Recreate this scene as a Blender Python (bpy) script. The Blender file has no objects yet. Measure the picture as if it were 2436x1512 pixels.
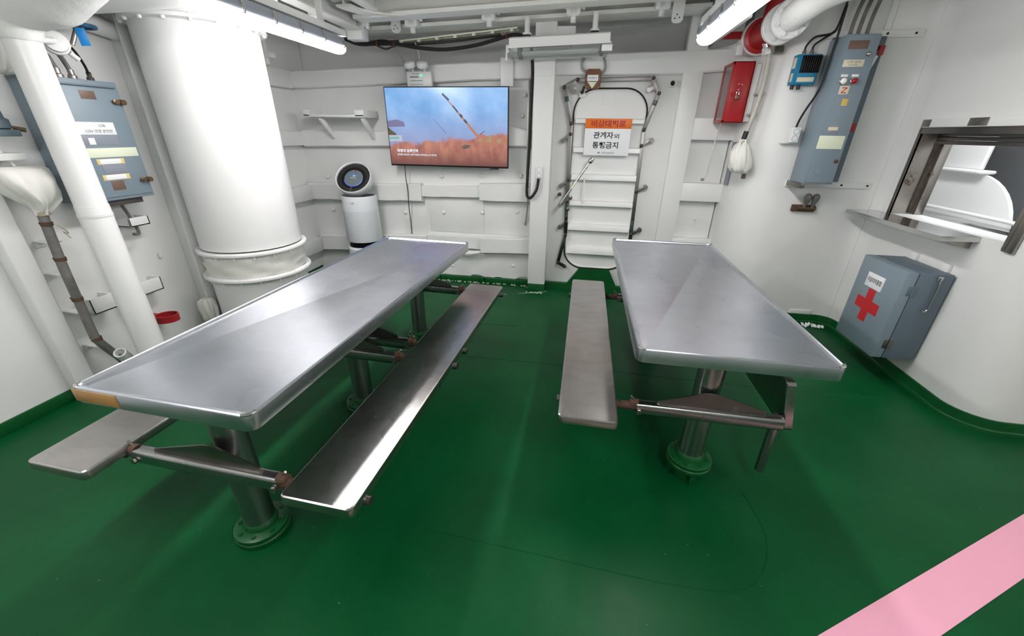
import bpy, bmesh, math, random
from mathutils import Vector, Matrix
random.seed(7)
S = bpy.context.scene
COL = S.collection

# ------------------------------------------------------------------ camera, world, exposure
cam_d = bpy.data.cameras.new('camera')
cam = bpy.data.objects.new('camera', cam_d)
COL.objects.link(cam)
cam_d.sensor_width = 36.0
cam_d.lens = 946.0 * 36.0 / 2436.0
cam_d.clip_start = 0.02
right = Vector((0.985, 0.172, 0.014))
down = Vector((0.0849, -0.4142, -0.9062))
fwd = right.cross(down) * 1.0
down = down.normalized()
right = (right - down * right.dot(down)).normalized()
fwd = down.cross(right).normalized()
if fwd.y < 0:
    fwd = -fwd
mx = Matrix((right, -down, -fwd)).transposed().to_4x4()
mx.translation = Vector((0, 0, 1.6))
cam.matrix_world = mx
S.camera = cam

world = bpy.data.worlds.new('world')
S.world = world
world.use_nodes = True
world.node_tree.nodes['Background'].inputs[0].default_value = (0.8, 0.85, 0.9, 1)
world.node_tree.nodes['Background'].inputs[1].default_value = 0.03
S.view_settings.view_transform = 'Standard'
S.view_settings.look = 'None'
S.view_settings.gamma = 1.0
S.view_settings.use_curve_mapping = False
S.view_settings.exposure = 0.0
LAMP = 66.0          # emission of the LED tube diffusers
GALLEY = 46.0


# ------------------------------------------------------------------ materials
def lin(c):
    r = []
    for v in c[:3]:
        v = v / 255.0
        r.append(v / 12.92 if v <= 0.04045 else ((v + 0.055) / 1.055) ** 2.4)
    return (r[0], r[1], r[2], 1.0)


MATS = {}


def base_mat(name):
    m = bpy.data.materials.new(name)
    m.use_nodes = True
    MATS[name] = m
    nt = m.node_tree
    return m, nt, nt.nodes['Principled BSDF']


def noise(nt, scale, detail=4, rough=0.55, stretch=None):
    tc = nt.nodes.new('ShaderNodeTexCoord')
    n = nt.nodes.new('ShaderNodeTexNoise')
    n.inputs['Scale'].default_value = scale
    n.inputs['Detail'].default_value = detail
    n.inputs['Roughness'].default_value = rough
    if stretch:
        mp = nt.nodes.new('ShaderNodeMapping')
        mp.inputs['Scale'].default_value = stretch
        nt.links.new(tc.outputs['Object'], mp.inputs['Vector'])
        nt.links.new(mp.outputs[0], n.inputs['Vector'])
    else:
        nt.links.new(tc.outputs['Object'], n.inputs['Vector'])
    return n


def ramp(nt, fac, stops):
    r = nt.nodes.new('ShaderNodeValToRGB')
    els = r.color_ramp.elements
    while len(els) < len(stops):
        els.new(0.5)
    for e, (p, c) in zip(els, stops):
        e.position = p
        e.color = c if len(c) == 4 else (c[0], c[1], c[2], 1)
    nt.links.new(fac, r.inputs[0])
    return r


def mixc(nt, fac, a, b):
    mxn = nt.nodes.new('ShaderNodeMix')
    mxn.data_type = 'RGBA'
    if hasattr(fac, 'links'):
        nt.links.new(fac, mxn.inputs[0])
    else:
        mxn.inputs[0].default_value = fac
    for i, v in ((6, a), (7, b)):
        if hasattr(v, 'links'):
            nt.links.new(v, mxn.inputs[i])
        else:
            mxn.inputs[i].default_value = v
    return mxn.outputs[2]


def bump(nt, bs, height, strength, dist=0.01):
    b = nt.nodes.new('ShaderNodeBump')
    b.inputs['Strength'].default_value = strength
    b.inputs['Distance'].default_value = dist
    nt.links.new(height, b.inputs['Height'])
    nt.links.new(b.outputs[0], bs.inputs['Normal'])


def paint(name, rgb, rough=0.4, var=0.08, bscale=30, bstr=0.12, vscale=3.0, dirt=None, dirt_amt=0.5):
    m, nt, bs = base_mat(name)
    c = lin(rgb)
    n = noise(nt, vscale, 5)
    lo = tuple(v * (1 - var) for v in c[:3]) + (1,)
    hi = tuple(min(1, v * (1 + var * 0.5)) for v in c[:3]) + (1,)
    r = ramp(nt, n.outputs['Fac'], [(0.3, lo), (0.7, hi)])
    out = r.outputs[0]
    if dirt:
        n3 = noise(nt, 5.0, 8, 0.7)
        rr = ramp(nt, n3.outputs['Fac'], [(dirt_amt, (0, 0, 0, 1)), (dirt_amt + 0.12, (1, 1, 1, 1))])
        out = mixc(nt, rr.outputs[0], out, lin(dirt))
    nt.links.new(out, bs.inputs['Base Color'])
    bs.inputs['Roughness'].default_value = rough
    if bstr:
        n2 = noise(nt, bscale, 6)
        bump(nt, bs, n2.outputs['Fac'], bstr, 0.01)
    return m


def metal(name, rgb, rough=0.3, stretch=(1, 1, 1), var=0.15, rust=None, rust_at=0.6, scratch=0.0, rvar=0.1, smudge=0.0):
    m, nt, bs = base_mat(name)
    c = lin(rgb)
    n = noise(nt, 4.0, 6, 0.6, stretch)
    lo = tuple(v * (1 - var) for v in c[:3]) + (1,)
    r = ramp(nt, n.outputs['Fac'], [(0.3, lo), (0.7, c)])
    out = r.outputs[0]
    bs.inputs['Metallic'].default_value = 1.0
    n2 = noise(nt, 1.8, 3, 0.5, (stretch[0] * 1.3, stretch[1], stretch[2]))
    mr = nt.nodes.new('ShaderNodeMapRange')
    mr.inputs[1].default_value = 0.3
    mr.inputs[2].default_value = 0.7
    mr.inputs[3].default_value = max(0.05, rough - rvar)
    mr.inputs[4].default_value = rough + rvar
    nt.links.new(n2.outputs['Fac'], mr.inputs[0])
    nt.links.new(mr.outputs[0], bs.inputs['Roughness'])
    if smudge:
        n6 = noise(nt, 6.0, 9, 0.72, (1.0, 2.6, 1.0))
        r6 = ramp(nt, n6.outputs['Fac'], [(0.42, (1, 1, 1, 1)), (0.70, (1 - smudge, 1 - smudge * 1.05, 1 - smudge * 1.1, 1))])
        mul = nt.nodes.new('ShaderNodeMix')
        mul.data_type = 'RGBA'
        mul.blend_type = 'MULTIPLY'
        mul.inputs[0].default_value = 1.0
        nt.links.new(out, mul.inputs[6])
        nt.links.new(r6.outputs[0], mul.inputs[7])
        out = mul.outputs[2]
    if rust:
        n3 = noise(nt, 9.0, 8, 0.7)
        rr = ramp(nt, n3.outputs['Fac'], [(rust_at, (0, 0, 0, 1)), (rust_at + 0.08, (1, 1, 1, 1))])
        out = mixc(nt, rr.outputs[0], out, lin(rust))
        inv = nt.nodes.new('ShaderNodeMath')
        inv.operation = 'SUBTRACT'
        inv.inputs[0].default_value = 1.0
        nt.links.new(rr.outputs[0], inv.inputs[1])
        nt.links.new(inv.outputs[0], bs.inputs['Metallic'])
    nt.links.new(out, bs.inputs['Base Color'])
    n4 = noise(nt, 60.0, 3, 0.6, (stretch[0], stretch[1], stretch[2]))
    bump(nt, bs, n4.outputs['Fac'], 0.015 + scratch, 0.003)
    return m


def plain(name, rgb, rough=0.5, metallic=0.0, emit=None, strength=0.0):
    m, nt, bs = base_mat(name)
    bs.inputs['Base Color'].default_value = lin(rgb)
    bs.inputs['Roughness'].default_value = rough
    bs.inputs['Metallic'].default_value = metallic
    if emit:
        bs.inputs['Emission Color'].default_value = lin(emit)
        bs.inputs['Emission Strength'].default_value = strength
    return m


paint('white', (232, 233, 231), 0.38, 0.03, 14, 0.10, 2.0)
paint('white_wall', (230, 231, 229), 0.42, 0.05, 9, 0.16, 1.2)
paint('white_wrap', (229, 230, 228), 0.45, 0.06, 6, 0.45, 2.5)
paint('white_pipe', (228, 229, 228), 0.3, 0.03, 8, 0.08, 3)
paint('insulation', (228, 229, 226), 0.55, 0.06, 22, 0.5, 5)
paint('deckhead', (232, 232, 226), 0.5, 0.05, 12, 0.1, 2)
paint('recess', (206, 202, 196), 0.55, 0.06, 12, 0.15, 2)
paint('cloth', (226, 226, 220), 0.75, 0.06, 9, 0.6, 6)
paint('green', (4, 84, 36), 0.4, 0.15, 25, 0.2, 6)
paint('grey_blue', (126, 142, 152), 0.42, 0.05, 25, 0.1, 4)
paint('grey_blue_dark', (96, 112, 124), 0.45, 0.05, 25, 0.1, 4)
paint('lamp_grey', (150, 158, 168), 0.4, 0.03, 20, 0.03, 4)
paint('red', (168, 30, 38), 0.32, 0.12, 25, 0.1, 5)
paint('red_dirty', (172, 34, 36), 0.35, 0.2, 25, 0.2, 9, (60, 22, 20), 0.62)
paint('blue', (24, 128, 168), 0.4, 0.08, 25, 0.08, 6)
paint('tag_blue', (10, 130, 205), 0.4, 0.05, 25, 0.05, 6)
paint('wheel_blue', (40, 88, 122), 0.4, 0.12, 25, 0.05, 6)
paint('pink', (236, 168, 190), 0.5, 0.04, 40, 0.05, 3)
paint('cream', (226, 232, 208), 0.5, 0.03, 20, 0.02, 4)
paint('card', (236, 238, 240), 0.5, 0.02, 20, 0.02, 4)
paint('card_old', (222, 214, 190), 0.6, 0.1, 20, 0.02, 12)
paint('label_tape', (232, 206, 140), 0.5, 0.08, 20, 0.02, 12)
paint('film_grey', (136, 142, 152), 0.4, 0.04, 20, 0.02, 6)
paint('brown_plate', (112, 88, 76), 0.45, 0.12, 30, 0.05, 9)
paint('brown_box', (112, 74, 46), 0.4, 0.15, 30, 0.08, 9)
paint('orange', (226, 112, 16), 0.45, 0.02, 20, 0.0, 4)
paint('black', (14, 14, 15), 0.4, 0.1, 25, 0.05, 6)
paint('rubber', (22, 22, 24), 0.5, 0.1, 25, 0.05, 6)
paint('cable_grey', (150, 152, 154), 0.5, 0.06, 25, 0.05, 9)
paint('conduit', (112, 110, 106), 0.5, 0.35, 18, 0.25, 14)
paint('hose', (196, 192, 182), 0.55, 0.2, 18, 0.2, 16)
paint('rope', (176, 164, 140), 0.8, 0.2, 40, 0.3, 20)
paint('rust', (88, 64, 50), 0.8, 0.35, 30, 0.5, 18)
paint('appliance', (226, 230, 234), 0.35, 0.02, 20, 0.0, 3)
paint('plastic', (236, 238, 238), 0.35, 0.02, 20, 0.0, 3)
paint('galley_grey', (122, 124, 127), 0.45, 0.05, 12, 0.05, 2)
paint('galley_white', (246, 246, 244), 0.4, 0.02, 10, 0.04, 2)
paint('cable_dark', (74, 70, 66), 0.6, 0.3, 30, 0.2, 14)
paint('zip_red', (150, 60, 38), 0.5, 0.1, 30, 0.02, 14)
metal('steel_top', (206, 210, 218), 0.29, (1.2, 0.8, 1), 0.08, None, 0.74, 0.0, 0.04, smudge=0.07)
metal('steel_bench', (188, 185, 182), 0.26, (1.2, 0.8, 1), 0.12, None, 0.80, 0.0, 0.04, smudge=0.14)  # darker than steel_top: the dark deckhead's reflection put into the base colour
metal('steel_dark', (138, 134, 130), 0.38, (1, 1, 1), 0.35, (96, 66, 48), 0.62, 0.05, 0.1)
metal('steel_leg', (170, 170, 170), 0.28, (1, 1, 0.3), 0.2, (110, 80, 60), 0.72, 0.02, 0.08)
metal('steel_bright', (205, 205, 205), 0.2, (1, 1, 1), 0.15, None, 0.6, 0.02, 0.06)
metal('steel_worn', (172, 166, 160), 0.35, (1, 1, 0.4), 0.25, (88, 66, 48), 0.6, 0.06, 0.1)
metal('brass_bolt', (150, 124, 96), 0.35, (1, 1, 1), 0.25, None, 0.6, 0.0, 0.06)
metal('chrome', (220, 220, 220), 0.12, (1, 1, 1), 0.05, None, 0.6, 0.0, 0.03)
plain('ink_red', (172, 26, 40), 0.5)
plain('ink_black', (36, 38, 44), 0.5)
plain('ink_grey', (96, 98, 104), 0.5)
plain('ink_teal', (96, 150, 168), 0.5)
plain('cross_red', (196, 22, 34), 0.4)
plain('lens_white', (240, 240, 236), 0.25)
plain('lens_red', (150, 22, 34), 0.2)
plain('yellow_ink', (214, 186, 100), 0.5)
plain('led_green', (60, 230, 110), 0.3, 0, (60, 255, 120), 2.0)
plain('led_blue', (30, 90, 230), 0.3, 0, (30, 90, 255), 1.2)
plain('led_diffuser', (250, 250, 250), 0.3, 0, (254, 250, 250), LAMP)
plain('tube_off', (214, 220, 214), 0.25)
plain('dark_hole', (26, 22, 20), 0.7)
plain('screen_text', (215, 230, 240), 0.4, 0, (200, 225, 242), 0.75)
plain('screen_grey', (110, 122, 124), 0.3)


def glass_mat():
    m, nt, bs = base_mat('glass')
    bs.inputs['Base Color'].default_value = (0.93, 0.95, 0.95, 1)
    bs.inputs['Roughness'].default_value = 0.05
    bs.inputs['Transmission Weight'].default_value = 0.9
    bs.inputs['IOR'].default_value = 1.2
    return m


glass_mat()


def floor_mat():
    m, nt, bs = base_mat('floor_green')
    n = noise(nt, 1.6, 7, 0.6)
    r = ramp(nt, n.outputs['Fac'], [(0.3, lin((0, 66, 30))), (0.55, lin((2, 76, 37))), (0.75, lin((10, 86, 46)))])
    # streaks and worn patches
    n2 = noise(nt, 9.0, 9, 0.72, (1, 1, 1))
    r2 = ramp(nt, n2.outputs['Fac'], [(0.62, (0, 0, 0, 1)), (0.75, (0.5, 0.5, 0.5, 1))])
    c1 = mixc(nt, r2.outputs[0], r.outputs[0], lin((46, 96, 66)))
    # small chipped specks
    tc = nt.nodes.new('ShaderNodeTexCoord')
    v = nt.nodes.new('ShaderNodeTexVoronoi')
    v.inputs['Scale'].default_value = 14.0
    nt.links.new(tc.outputs['Object'], v.inputs['Vector'])
    rv = ramp(nt, v.outputs['Distance'], [(0.0, (1, 1, 1, 1)), (0.055, (0, 0, 0, 1))])
    n3 = noise(nt, 0.9, 3, 0.5)
    rn = ramp(nt, n3.outputs['Fac'], [(0.48, (0, 0, 0, 1)), (0.62, (1, 1, 1, 1))])
    mm = nt.nodes.new('ShaderNodeMath')
    mm.operation = 'MULTIPLY'
    nt.links.new(rv.outputs[0], mm.inputs[0])
    nt.links.new(rn.outputs[0], mm.inputs[1])
    c2 = mixc(nt, mm.outputs[0], c1, lin((140, 165, 150)))
    nt.links.new(c2, bs.inputs['Base Color'])
    n4 = noise(nt, 3.0, 5, 0.6)
    mr = nt.nodes.new('ShaderNodeMapRange')
    mr.inputs[3].default_value = 0.28
    mr.inputs[4].default_value = 0.5
    nt.links.new(n4.outputs['Fac'], mr.inputs[0])
    nt.links.new(mr.outputs[0], bs.inputs['Roughness'])
    bs.inputs['Specular IOR Level'].default_value = 0.18
    n5 = noise(nt, 26.0, 6, 0.6)
    bump(nt, bs, n5.outputs['Fac'], 0.12, 0.008)
    return m


floor_mat()


def screen_mat():
    """television picture: hazy blue sky above a windblown red-brown field, mapped on the screen's own UVs"""
    m, nt, bs = base_mat('screen_picture')
    tc = nt.nodes.new('ShaderNodeTexCoord')
    sep = nt.nodes.new('ShaderNodeSeparateXYZ')
    nt.links.new(tc.outputs['UV'], sep.inputs[0])

    def nz(scale, sx, sy, detail=4, rot=0.0):
        mp = nt.nodes.new('ShaderNodeMapping')
        mp.inputs['Scale'].default_value = (sx, sy, 1)
        mp.inputs['Rotation'].default_value = (0, 0, rot)
        nt.links.new(tc.outputs['UV'], mp.inputs[0])
        n = nt.nodes.new('ShaderNodeTexNoise')
        n.inputs['Scale'].default_value = scale
        n.inputs['Detail'].default_value = detail
        nt.links.new(mp.outputs[0], n.inputs['Vector'])
        return n.outputs['Fac']

    sky = ramp(nt, nz(2.2, 1.6, 1.0), [(0.25, lin((86, 140, 196))), (0.5, lin((120, 166, 216))), (0.75, lin((160, 192, 228)))])
    low = ramp(nt, sep.outputs[1], [(0.25, (1, 1, 1, 1)), (0.75, (0, 0, 0, 1))])
    sky2 = mixc(nt, low.outputs[0], sky.outputs[0], lin((136, 142, 180)))
    gr = ramp(nt, nz(4.0, 4.0, 1.2, 4, 0.7), [(0.3, lin((140, 86, 76))), (0.5, lin((164, 106, 92))), (0.75, lin((186, 130, 106)))])
    dk = ramp(nt, sep.outputs[1], [(0.0, (1, 1, 1, 1)), (0.22, (0, 0, 0, 1))])
    gr2 = mixc(nt, dk.outputs[0], gr.outputs[0], lin((104, 64, 58)))
    # ground line: rises to the right, ragged
    ma = nt.nodes.new('ShaderNodeMath')
    ma.operation = 'MULTIPLY'
    nt.links.new(sep.outputs[0], ma.inputs[0])
    ma.inputs[1].default_value = 0.14
    mb = nt.nodes.new('ShaderNodeMath')
    mb.operation = 'SUBTRACT'
    nt.links.new(sep.outputs[1], mb.inputs[0])
    nt.links.new(ma.outputs[0], mb.inputs[1])
    n = nz(6.0, 1.4, 1.0, 5)
    mc = nt.nodes.new('ShaderNodeMath')
    mc.operation = 'MULTIPLY_ADD'
    nt.links.new(n, mc.inputs[0])
    mc.inputs[1].default_value = 0.22
    nt.links.new(mb.outputs[0], mc.inputs[2])
    edge = ramp(nt, mc.outputs[0], [(0.36, (1, 1, 1, 1)), (0.40, (0, 0, 0, 1))])
    out = mixc(nt, edge.outputs[0], sky2, gr2)
    nt.links.new(out, bs.inputs['Emission Color'])
    bs.inputs['Emission Strength'].default_value = 1.2
    bs.inputs['Base Color'].default_value = (0.01, 0.01, 0.012, 1)
    bs.inputs['Roughness'].default_value = 0.22
    return m


screen_mat()
for nm, c in (('px_orange', (196, 128, 104)), ('px_dark', (62, 74, 96)), ('px_haze', (120, 136, 168)), ('px_khaki', (176, 158, 120)),
              ('px_violet', (132, 128, 168)), ('px_white', (196, 204, 222)), ('px_teal', (120, 196, 188)), ('px_olive', (104, 92, 70)),
              ('px_smoke', (176, 186, 216))):
    plain(nm, (10, 10, 10), 0.4, 0, c, 0.85)


# ------------------------------------------------------------------ mesh builder
def smooth_path(pts, n=6):
    pts = [Vector(p) for p in pts]
    if len(pts) < 3 or n < 2:
        return pts
    out = []
    P = [pts[0]] + pts + [pts[-1]]
    for i in range(1, len(P) - 2):
        p0, p1, p2, p3 = P[i - 1], P[i], P[i + 1], P[i + 2]
        for k in range(n):
            t = k / n
            out.append(0.5 * ((2 * p1) + (p2 - p0) * t + (2 * p0 - 5 * p1 + 4 * p2 - p3) * t * t + (3 * p1 - p0 - 3 * p2 + p3) * t ** 3))
    out.append(pts[-1])
    return out


class MB:
    def __init__(self):
        self.v = []
        self.f = []

    def add(self, vs, fs):
        o = len(self.v)
        self.v += [Vector(p) for p in vs]
        self.f += [tuple(i + o for i in f) for f in fs]
        return self

    def box(self, x0, x1, y0, y1, z0, z1, bev=0.0, seg=2):
        c = ((x0 + x1) / 2, (y0 + y1) / 2, (z0 + z1) / 2)
        return self.obox(c, (1, 0, 0), (0, 1, 0), (0, 0, 1), abs(x1 - x0), abs(y1 - y0), abs(z1 - z0), bev, seg)

    def obox(self, c, a, b, n, sx, sy, sz, bev=0.0, seg=2):
        c, a, b, n = Vector(c), Vector(a).normalized(), Vector(b).normalized(), Vector(n).normalized()
        bm = bmesh.new()
        bmesh.ops.create_cube(bm, size=1.0)
        for v in bm.verts:
            v.co = Vector((v.co.x * sx, v.co.y * sy, v.co.z * sz))
        if bev > 0:
            bev = min(bev, min(sx, sy, sz) * 0.45)
            bmesh.ops.bevel(bm, geom=bm.edges[:], offset=bev, segments=seg, profile=0.5, affect='EDGES')
        bm.verts.index_update()
        vs = [c + a * v.co.x + b * v.co.y + n * v.co.z for v in bm.verts]
        fs = [[v.index for v in f.verts] for f in bm.faces]
        bm.free()
        return self.add(vs, fs)

    def bar(self, p, q, w, t, nrm, bev=0.0):
        """flat bar from p to q, w wide, t thick along nrm"""
        p, q, nrm = Vector(p), Vector(q), Vector(nrm).normalized()
        d = (q - p)
        L = d.length
        d.normalize()
        s = nrm.cross(d).normalized()
        nrm = d.cross(s).normalized()
        return self.obox((p + q) / 2, d, s, nrm, L, w, t, bev)

    def frame_axes(self, d):
        d = Vector(d).normalized()
        u = d.orthogonal().normalized()
        if abs(d.z) < 0.9:
            u = d.cross(Vector((0, 0, 1))).normalized()
        w = d.cross(u).normalized()
        return d, u, w

    def cyl(self, p, q, r0, r1=None, seg=20, caps=True):
        p, q = Vector(p), Vector(q)
        r1 = r0 if r1 is None else r1
        d, u, w = self.frame_axes(q - p)
        vs = []
        for c, r in ((p, r0), (q, r1)):
            for k in range(seg):
                a = 2 * math.pi * k / seg
                vs.append(c + (u * math.cos(a) + w * math.sin(a)) * r)
        fs = [(k, (k + 1) % seg, seg + (k + 1) % seg, seg + k) for k in range(seg)]
        if caps:
            fs.append(tuple(range(seg - 1, -1, -1)))
            fs.append(tuple(range(seg, 2 * seg)))
        return self.add(vs, fs)

    def lathe(self, prof, origin=(0, 0, 0), axis=(0, 0, 1), seg=32, caps=True):
        """prof: list of (radius, height) along axis"""
        o = Vector(origin)
        d, u, w = self.frame_axes(axis)
        vs, fs = [], []
        for r, h in prof:
            for k in range(seg):
                a = 2 * math.pi * k / seg
                vs.append(o + d * h + (u * math.cos(a) + w * math.sin(a)) * r)
        for i in range(len(prof) - 1):
            for k in range(seg):
                k2 = (k + 1) % seg
                fs.append((i * seg + k, i * seg + k2, (i + 1) * seg + k2, (i + 1) * seg + k))
        if caps:
            fs.append(tuple(range(seg - 1, -1, -1)))
            b = (len(prof) - 1) * seg
            fs.append(tuple(range(b, b + seg)))
        return self.add(vs, fs)

    def tube(self, pts, r, seg=10, n=6, caps=True):
        path = smooth_path(pts, n)
        rs = r if isinstance(r, (list, tuple)) else None
        m = len(path)
        vs, fs = [], []
        d = (path[1] - path[0]).normalized()
        u = d.orthogonal().normalized()
        for i, p in enumerate(path):
            if i == 0:
                t = path[1] - path[0]
            elif i == m - 1:
                t = path[-1] - path[-2]
            else:
                t = path[i + 1] - path[i - 1]
            t.normalize()
            u = (u - t * u.dot(t))
            if u.length < 1e-6:
                u = t.orthogonal()
            u.normalize()
            w = t.cross(u)
            if rs:
                f = i / (m - 1) * (len(rs) - 1)
                k0 = min(int(f), len(rs) - 2)
                rr = rs[k0] + (rs[k0 + 1] - rs[k0]) * (f - k0)
            else:
                rr = r
            for k in range(seg):
                a = 2 * math.pi * k / seg
                vs.append(p + (u * math.cos(a) + w * math.sin(a)) * rr)
        for i in range(m - 1):
            for k in range(seg):
                k2 = (k + 1) % seg
                fs.append((i * seg + k, i * seg + k2, (i + 1) * seg + k2, (i + 1) * seg + k))
        if caps:
            fs.append(tuple(range(seg - 1, -1, -1)))
            fs.append(tuple(range((m - 1) * seg, m * seg)))
        return self.add(vs, fs)

    def prism(self, poly, origin, u, v, n, depth):
        o, u, v, n = Vector(origin), Vector(u), Vector(v), Vector(n).normalized()
        k = len(poly)
        vs = [o + u * a + v * b for a, b in poly] + [o + u * a + v * b + n * depth for a, b in poly]
        fs = [(i, (i + 1) % k, k + (i + 1) % k, k + i) for i in range(k)]
        fs.append(tuple(range(k - 1, -1, -1)))
        fs.append(tuple(range(k, 2 * k)))
        return self.add(vs, fs)

    def loops(self, loops, cap0=True, cap1=True):
        k = len(loops[0])
        vs, fs = [], []
        for L in loops:
            vs += L
        for i in range(len(loops) - 1):
            for j in range(k):
                j2 = (j + 1) % k
                fs.append((i * k + j, i * k + j2, (i + 1) * k + j2, (i + 1) * k + j))
        if cap0:
            fs.append(tuple(range(k - 1, -1, -1)))
        if cap1:
            b = (len(loops) - 1) * k
            fs.append(tuple(range(b, b + k)))
        return self.add(vs, fs)

    def sphere(self, c, r, sc=(1, 1, 1), su=16, sv=10):
        vs, fs = [], []
        c = Vector(c)
        vs.append(c + Vector((0, 0, -r * sc[2])))
        for i in range(1, sv):
            ph = -math.pi / 2 + math.pi * i / sv
            for k in range(su):
                a = 2 * math.pi * k / su
                vs.append(c + Vector((r * sc[0] * math.cos(ph) * math.cos(a), r * sc[1] * math.cos(ph) * math.sin(a), r * sc[2] * math.sin(ph))))
        vs.append(c + Vector((0, 0, r * sc[2])))
        for k in range(su):
            fs.append((0, 1 + (k + 1) % su, 1 + k))
            b = 1 + (sv - 2) * su
            fs.append((b + k, b + (k + 1) % su, len(vs) - 1))
        for i in range(sv - 2):
            for k in range(su):
                a = 1 + i * su
                fs.append((a + k, a + (k + 1) % su, a + su + (k + 1) % su, a + su + k))
        return self.add(vs, fs)

    def build(self, name, mat, parent=None, sharp=35, flip=True):
        org = ORG.get(parent.name, Vector()) if parent else Vector()
        me = bpy.data.meshes.new(name)
        me.from_pydata([tuple(p - org) for p in self.v], [], self.f)
        if flip:
            bm = bmesh.new()
            bm.from_mesh(me)
            bmesh.ops.recalc_face_normals(bm, faces=bm.faces[:])
            bm.to_mesh(me)
            bm.free()
        me.polygons.foreach_set('use_smooth', [True] * len(me.polygons))
        me.set_sharp_from_angle(angle=math.radians(sharp))
        me.materials.append(MATS[mat])
        me.update()
        o = bpy.data.objects.new(name, me)
        COL.objects.link(o)
        if parent:
            o.parent = parent
            ORG[o.name] = org
        return o


ORG = {}


def tag(o, label, cat, group=None, kind=None):
    o['label'] = label
    o['category'] = cat
    if group:
        o['group'] = group
    if kind:
        o['kind'] = kind
    return o


def thing(name, label, cat, loc, group=None, kind=None, local=False, rotz=0.0):
    o = bpy.data.objects.new(name, None)
    o.empty_display_size = 0.05
    COL.objects.link(o)
    o.location = loc
    o.rotation_euler = (0, 0, rotz)
    ORG[o.name] = Vector() if local else Vector(loc)
    return tag(o, label, cat, group, kind)


def link_copy(o, parent, loc=None):
    c = o.copy()
    COL.objects.link(c)
    c.parent = parent
    if loc is not None:
        c.location = loc
    return c


def rrect(w, h, r, n=5, cx=0.0, cy=0.0):
    """rounded rectangle polygon, counter-clockwise"""
    r = min(r, w / 2 - 1e-4, h / 2 - 1e-4)
    out = []
    for sx, sy, a0 in ((1, -1, -90), (1, 1, 0), (-1, 1, 90), (-1, -1, 180)):
        for k in range(n + 1):
            a = math.radians(a0 + 90 * k / n)
            out.append((cx + sx * (w / 2 - r) + r * math.cos(a), cy + sy * (h / 2 - r) + r * math.sin(a)))
    return out


def text(body, name, mat, parent, origin, u, v, height, width=None, bold=0.0, lift=0.0012, centre=True):
    """flat lettering: height of the glyph box along v, optional total width along u"""
    cu = bpy.data.curves.new('lettering', 'FONT')
    cu.body = body
    cu.offset = bold
    tmp = bpy.data.objects.new('lettering', cu)
    COL.objects.link(tmp)
    dg = bpy.context.evaluated_depsgraph_get()
    dg.update()
    me = bpy.data.meshes.new_from_object(tmp.evaluated_get(dg))
    bpy.data.objects.remove(tmp)
    bpy.data.curves.remove(cu)
    if not me.vertices:
        return None
    xs = [p.co.x for p in me.vertices]
    ys = [p.co.y for p in me.vertices]
    x0, x1, y0, y1 = min(xs), max(xs), min(ys), max(ys)
    sy = height / (y1 - y0)
    sx = (width / (x1 - x0)) if width else sy
    u, v = Vector(u).normalized(), Vector(v).normalized()
    n = u.cross(v).normalized()
    o = Vector(origin) - ORG.get(parent.name, Vector())
    for p in me.vertices:
        a = (p.co.x - (x0 + x1) / 2) * sx if centre else (p.co.x - x0) * sx
        b = (p.co.y - (y0 + y1) / 2) * sy
        p.co = o + u * a + v * b + n * lift
    me.materials.clear()
    me.materials.append(MATS[mat])
    ob = bpy.data.objects.new(name, me)
    COL.objects.link(ob)
    ob.parent = parent
    ORG[ob.name] = ORG.get(parent.name, Vector())
    return ob


X, Y, Z = Vector((1, 0, 0)), Vector((0, 1, 0)), Vector((0, 0, 1))


def tilt(x):            # the deck above rises slightly to starboard
    return 0.033 * (x + 0.7)

# ================================================================== THE SETTING
paint('smear', (120, 160, 140), 0.4, 0.5, 20, 0.05, 14)

LW, BW, RW = -3.13, 4.36, 2.37      # left wall, back wall, service-hatch wall
FRONT, RIGHT = -2.6, 4.6
CEIL = 2.74


def struct(o, label, cat):
    return tag(o, label, cat, None, 'structure')


m = MB().box(LW - 0.1, RIGHT + 0.1, FRONT - 0.1, 5.3, -0.1, 0.0)
floor = struct(m.build('floor', 'floor_green'), 'glossy green painted steel deck', 'floor')

# pink painted guide stripe on the deck
d = Vector((1.232, 0.735, 0)).normalized()
n2 = Vector((-d.y, d.x, 0))
a0 = Vector((0.951, 0.979, 0)) - d * 1.6
a1 = Vector((2.183, 1.714, 0)) + d * 2.2
wd = 0.155
poly = [a0, a1, a1 - n2 * wd, a0 - n2 * wd]
m = MB().add([p + Z * 0.0005 for p in poly] + [p + Z * 0.0025 for p in poly],
             [(3, 2, 1, 0), (4, 5, 6, 7), (0, 1, 5, 4), (1, 2, 6, 5), (2, 3, 7, 6), (3, 0, 4, 7)])
m.build('floor_stripe', 'pink', floor)['label'] = 'pale pink painted guide stripe'

# deck weld seams
m = MB()
m.tube([(-0.62, 1.13, 0.0), (-0.1, 1.10, 0.0), (0.5, 1.07, 0.0), (0.78, 1.12, 0.0), (0.92, 1.35, 0.0), (0.9, 1.6, 0)], 0.0022, 6, 8)
m.build('weld_seam', 'floor_green', floor)
m = MB().tube([(-1.9, 2.55, 0), (-0.5, 2.62, 0), (0.9, 2.6, 0), (2.3, 2.62, 0)], 0.002, 6, 4)
m.build('weld_seam', 'floor_green', floor)
m = MB().tube([(-1.15, 2.95, 0), (-1.0, 3.12, 0), (-0.8, 3.2, 0), (-0.5, 3.22, 0)], 0.002, 6, 8)
m.build('weld_seam', 'floor_green', floor)

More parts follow.
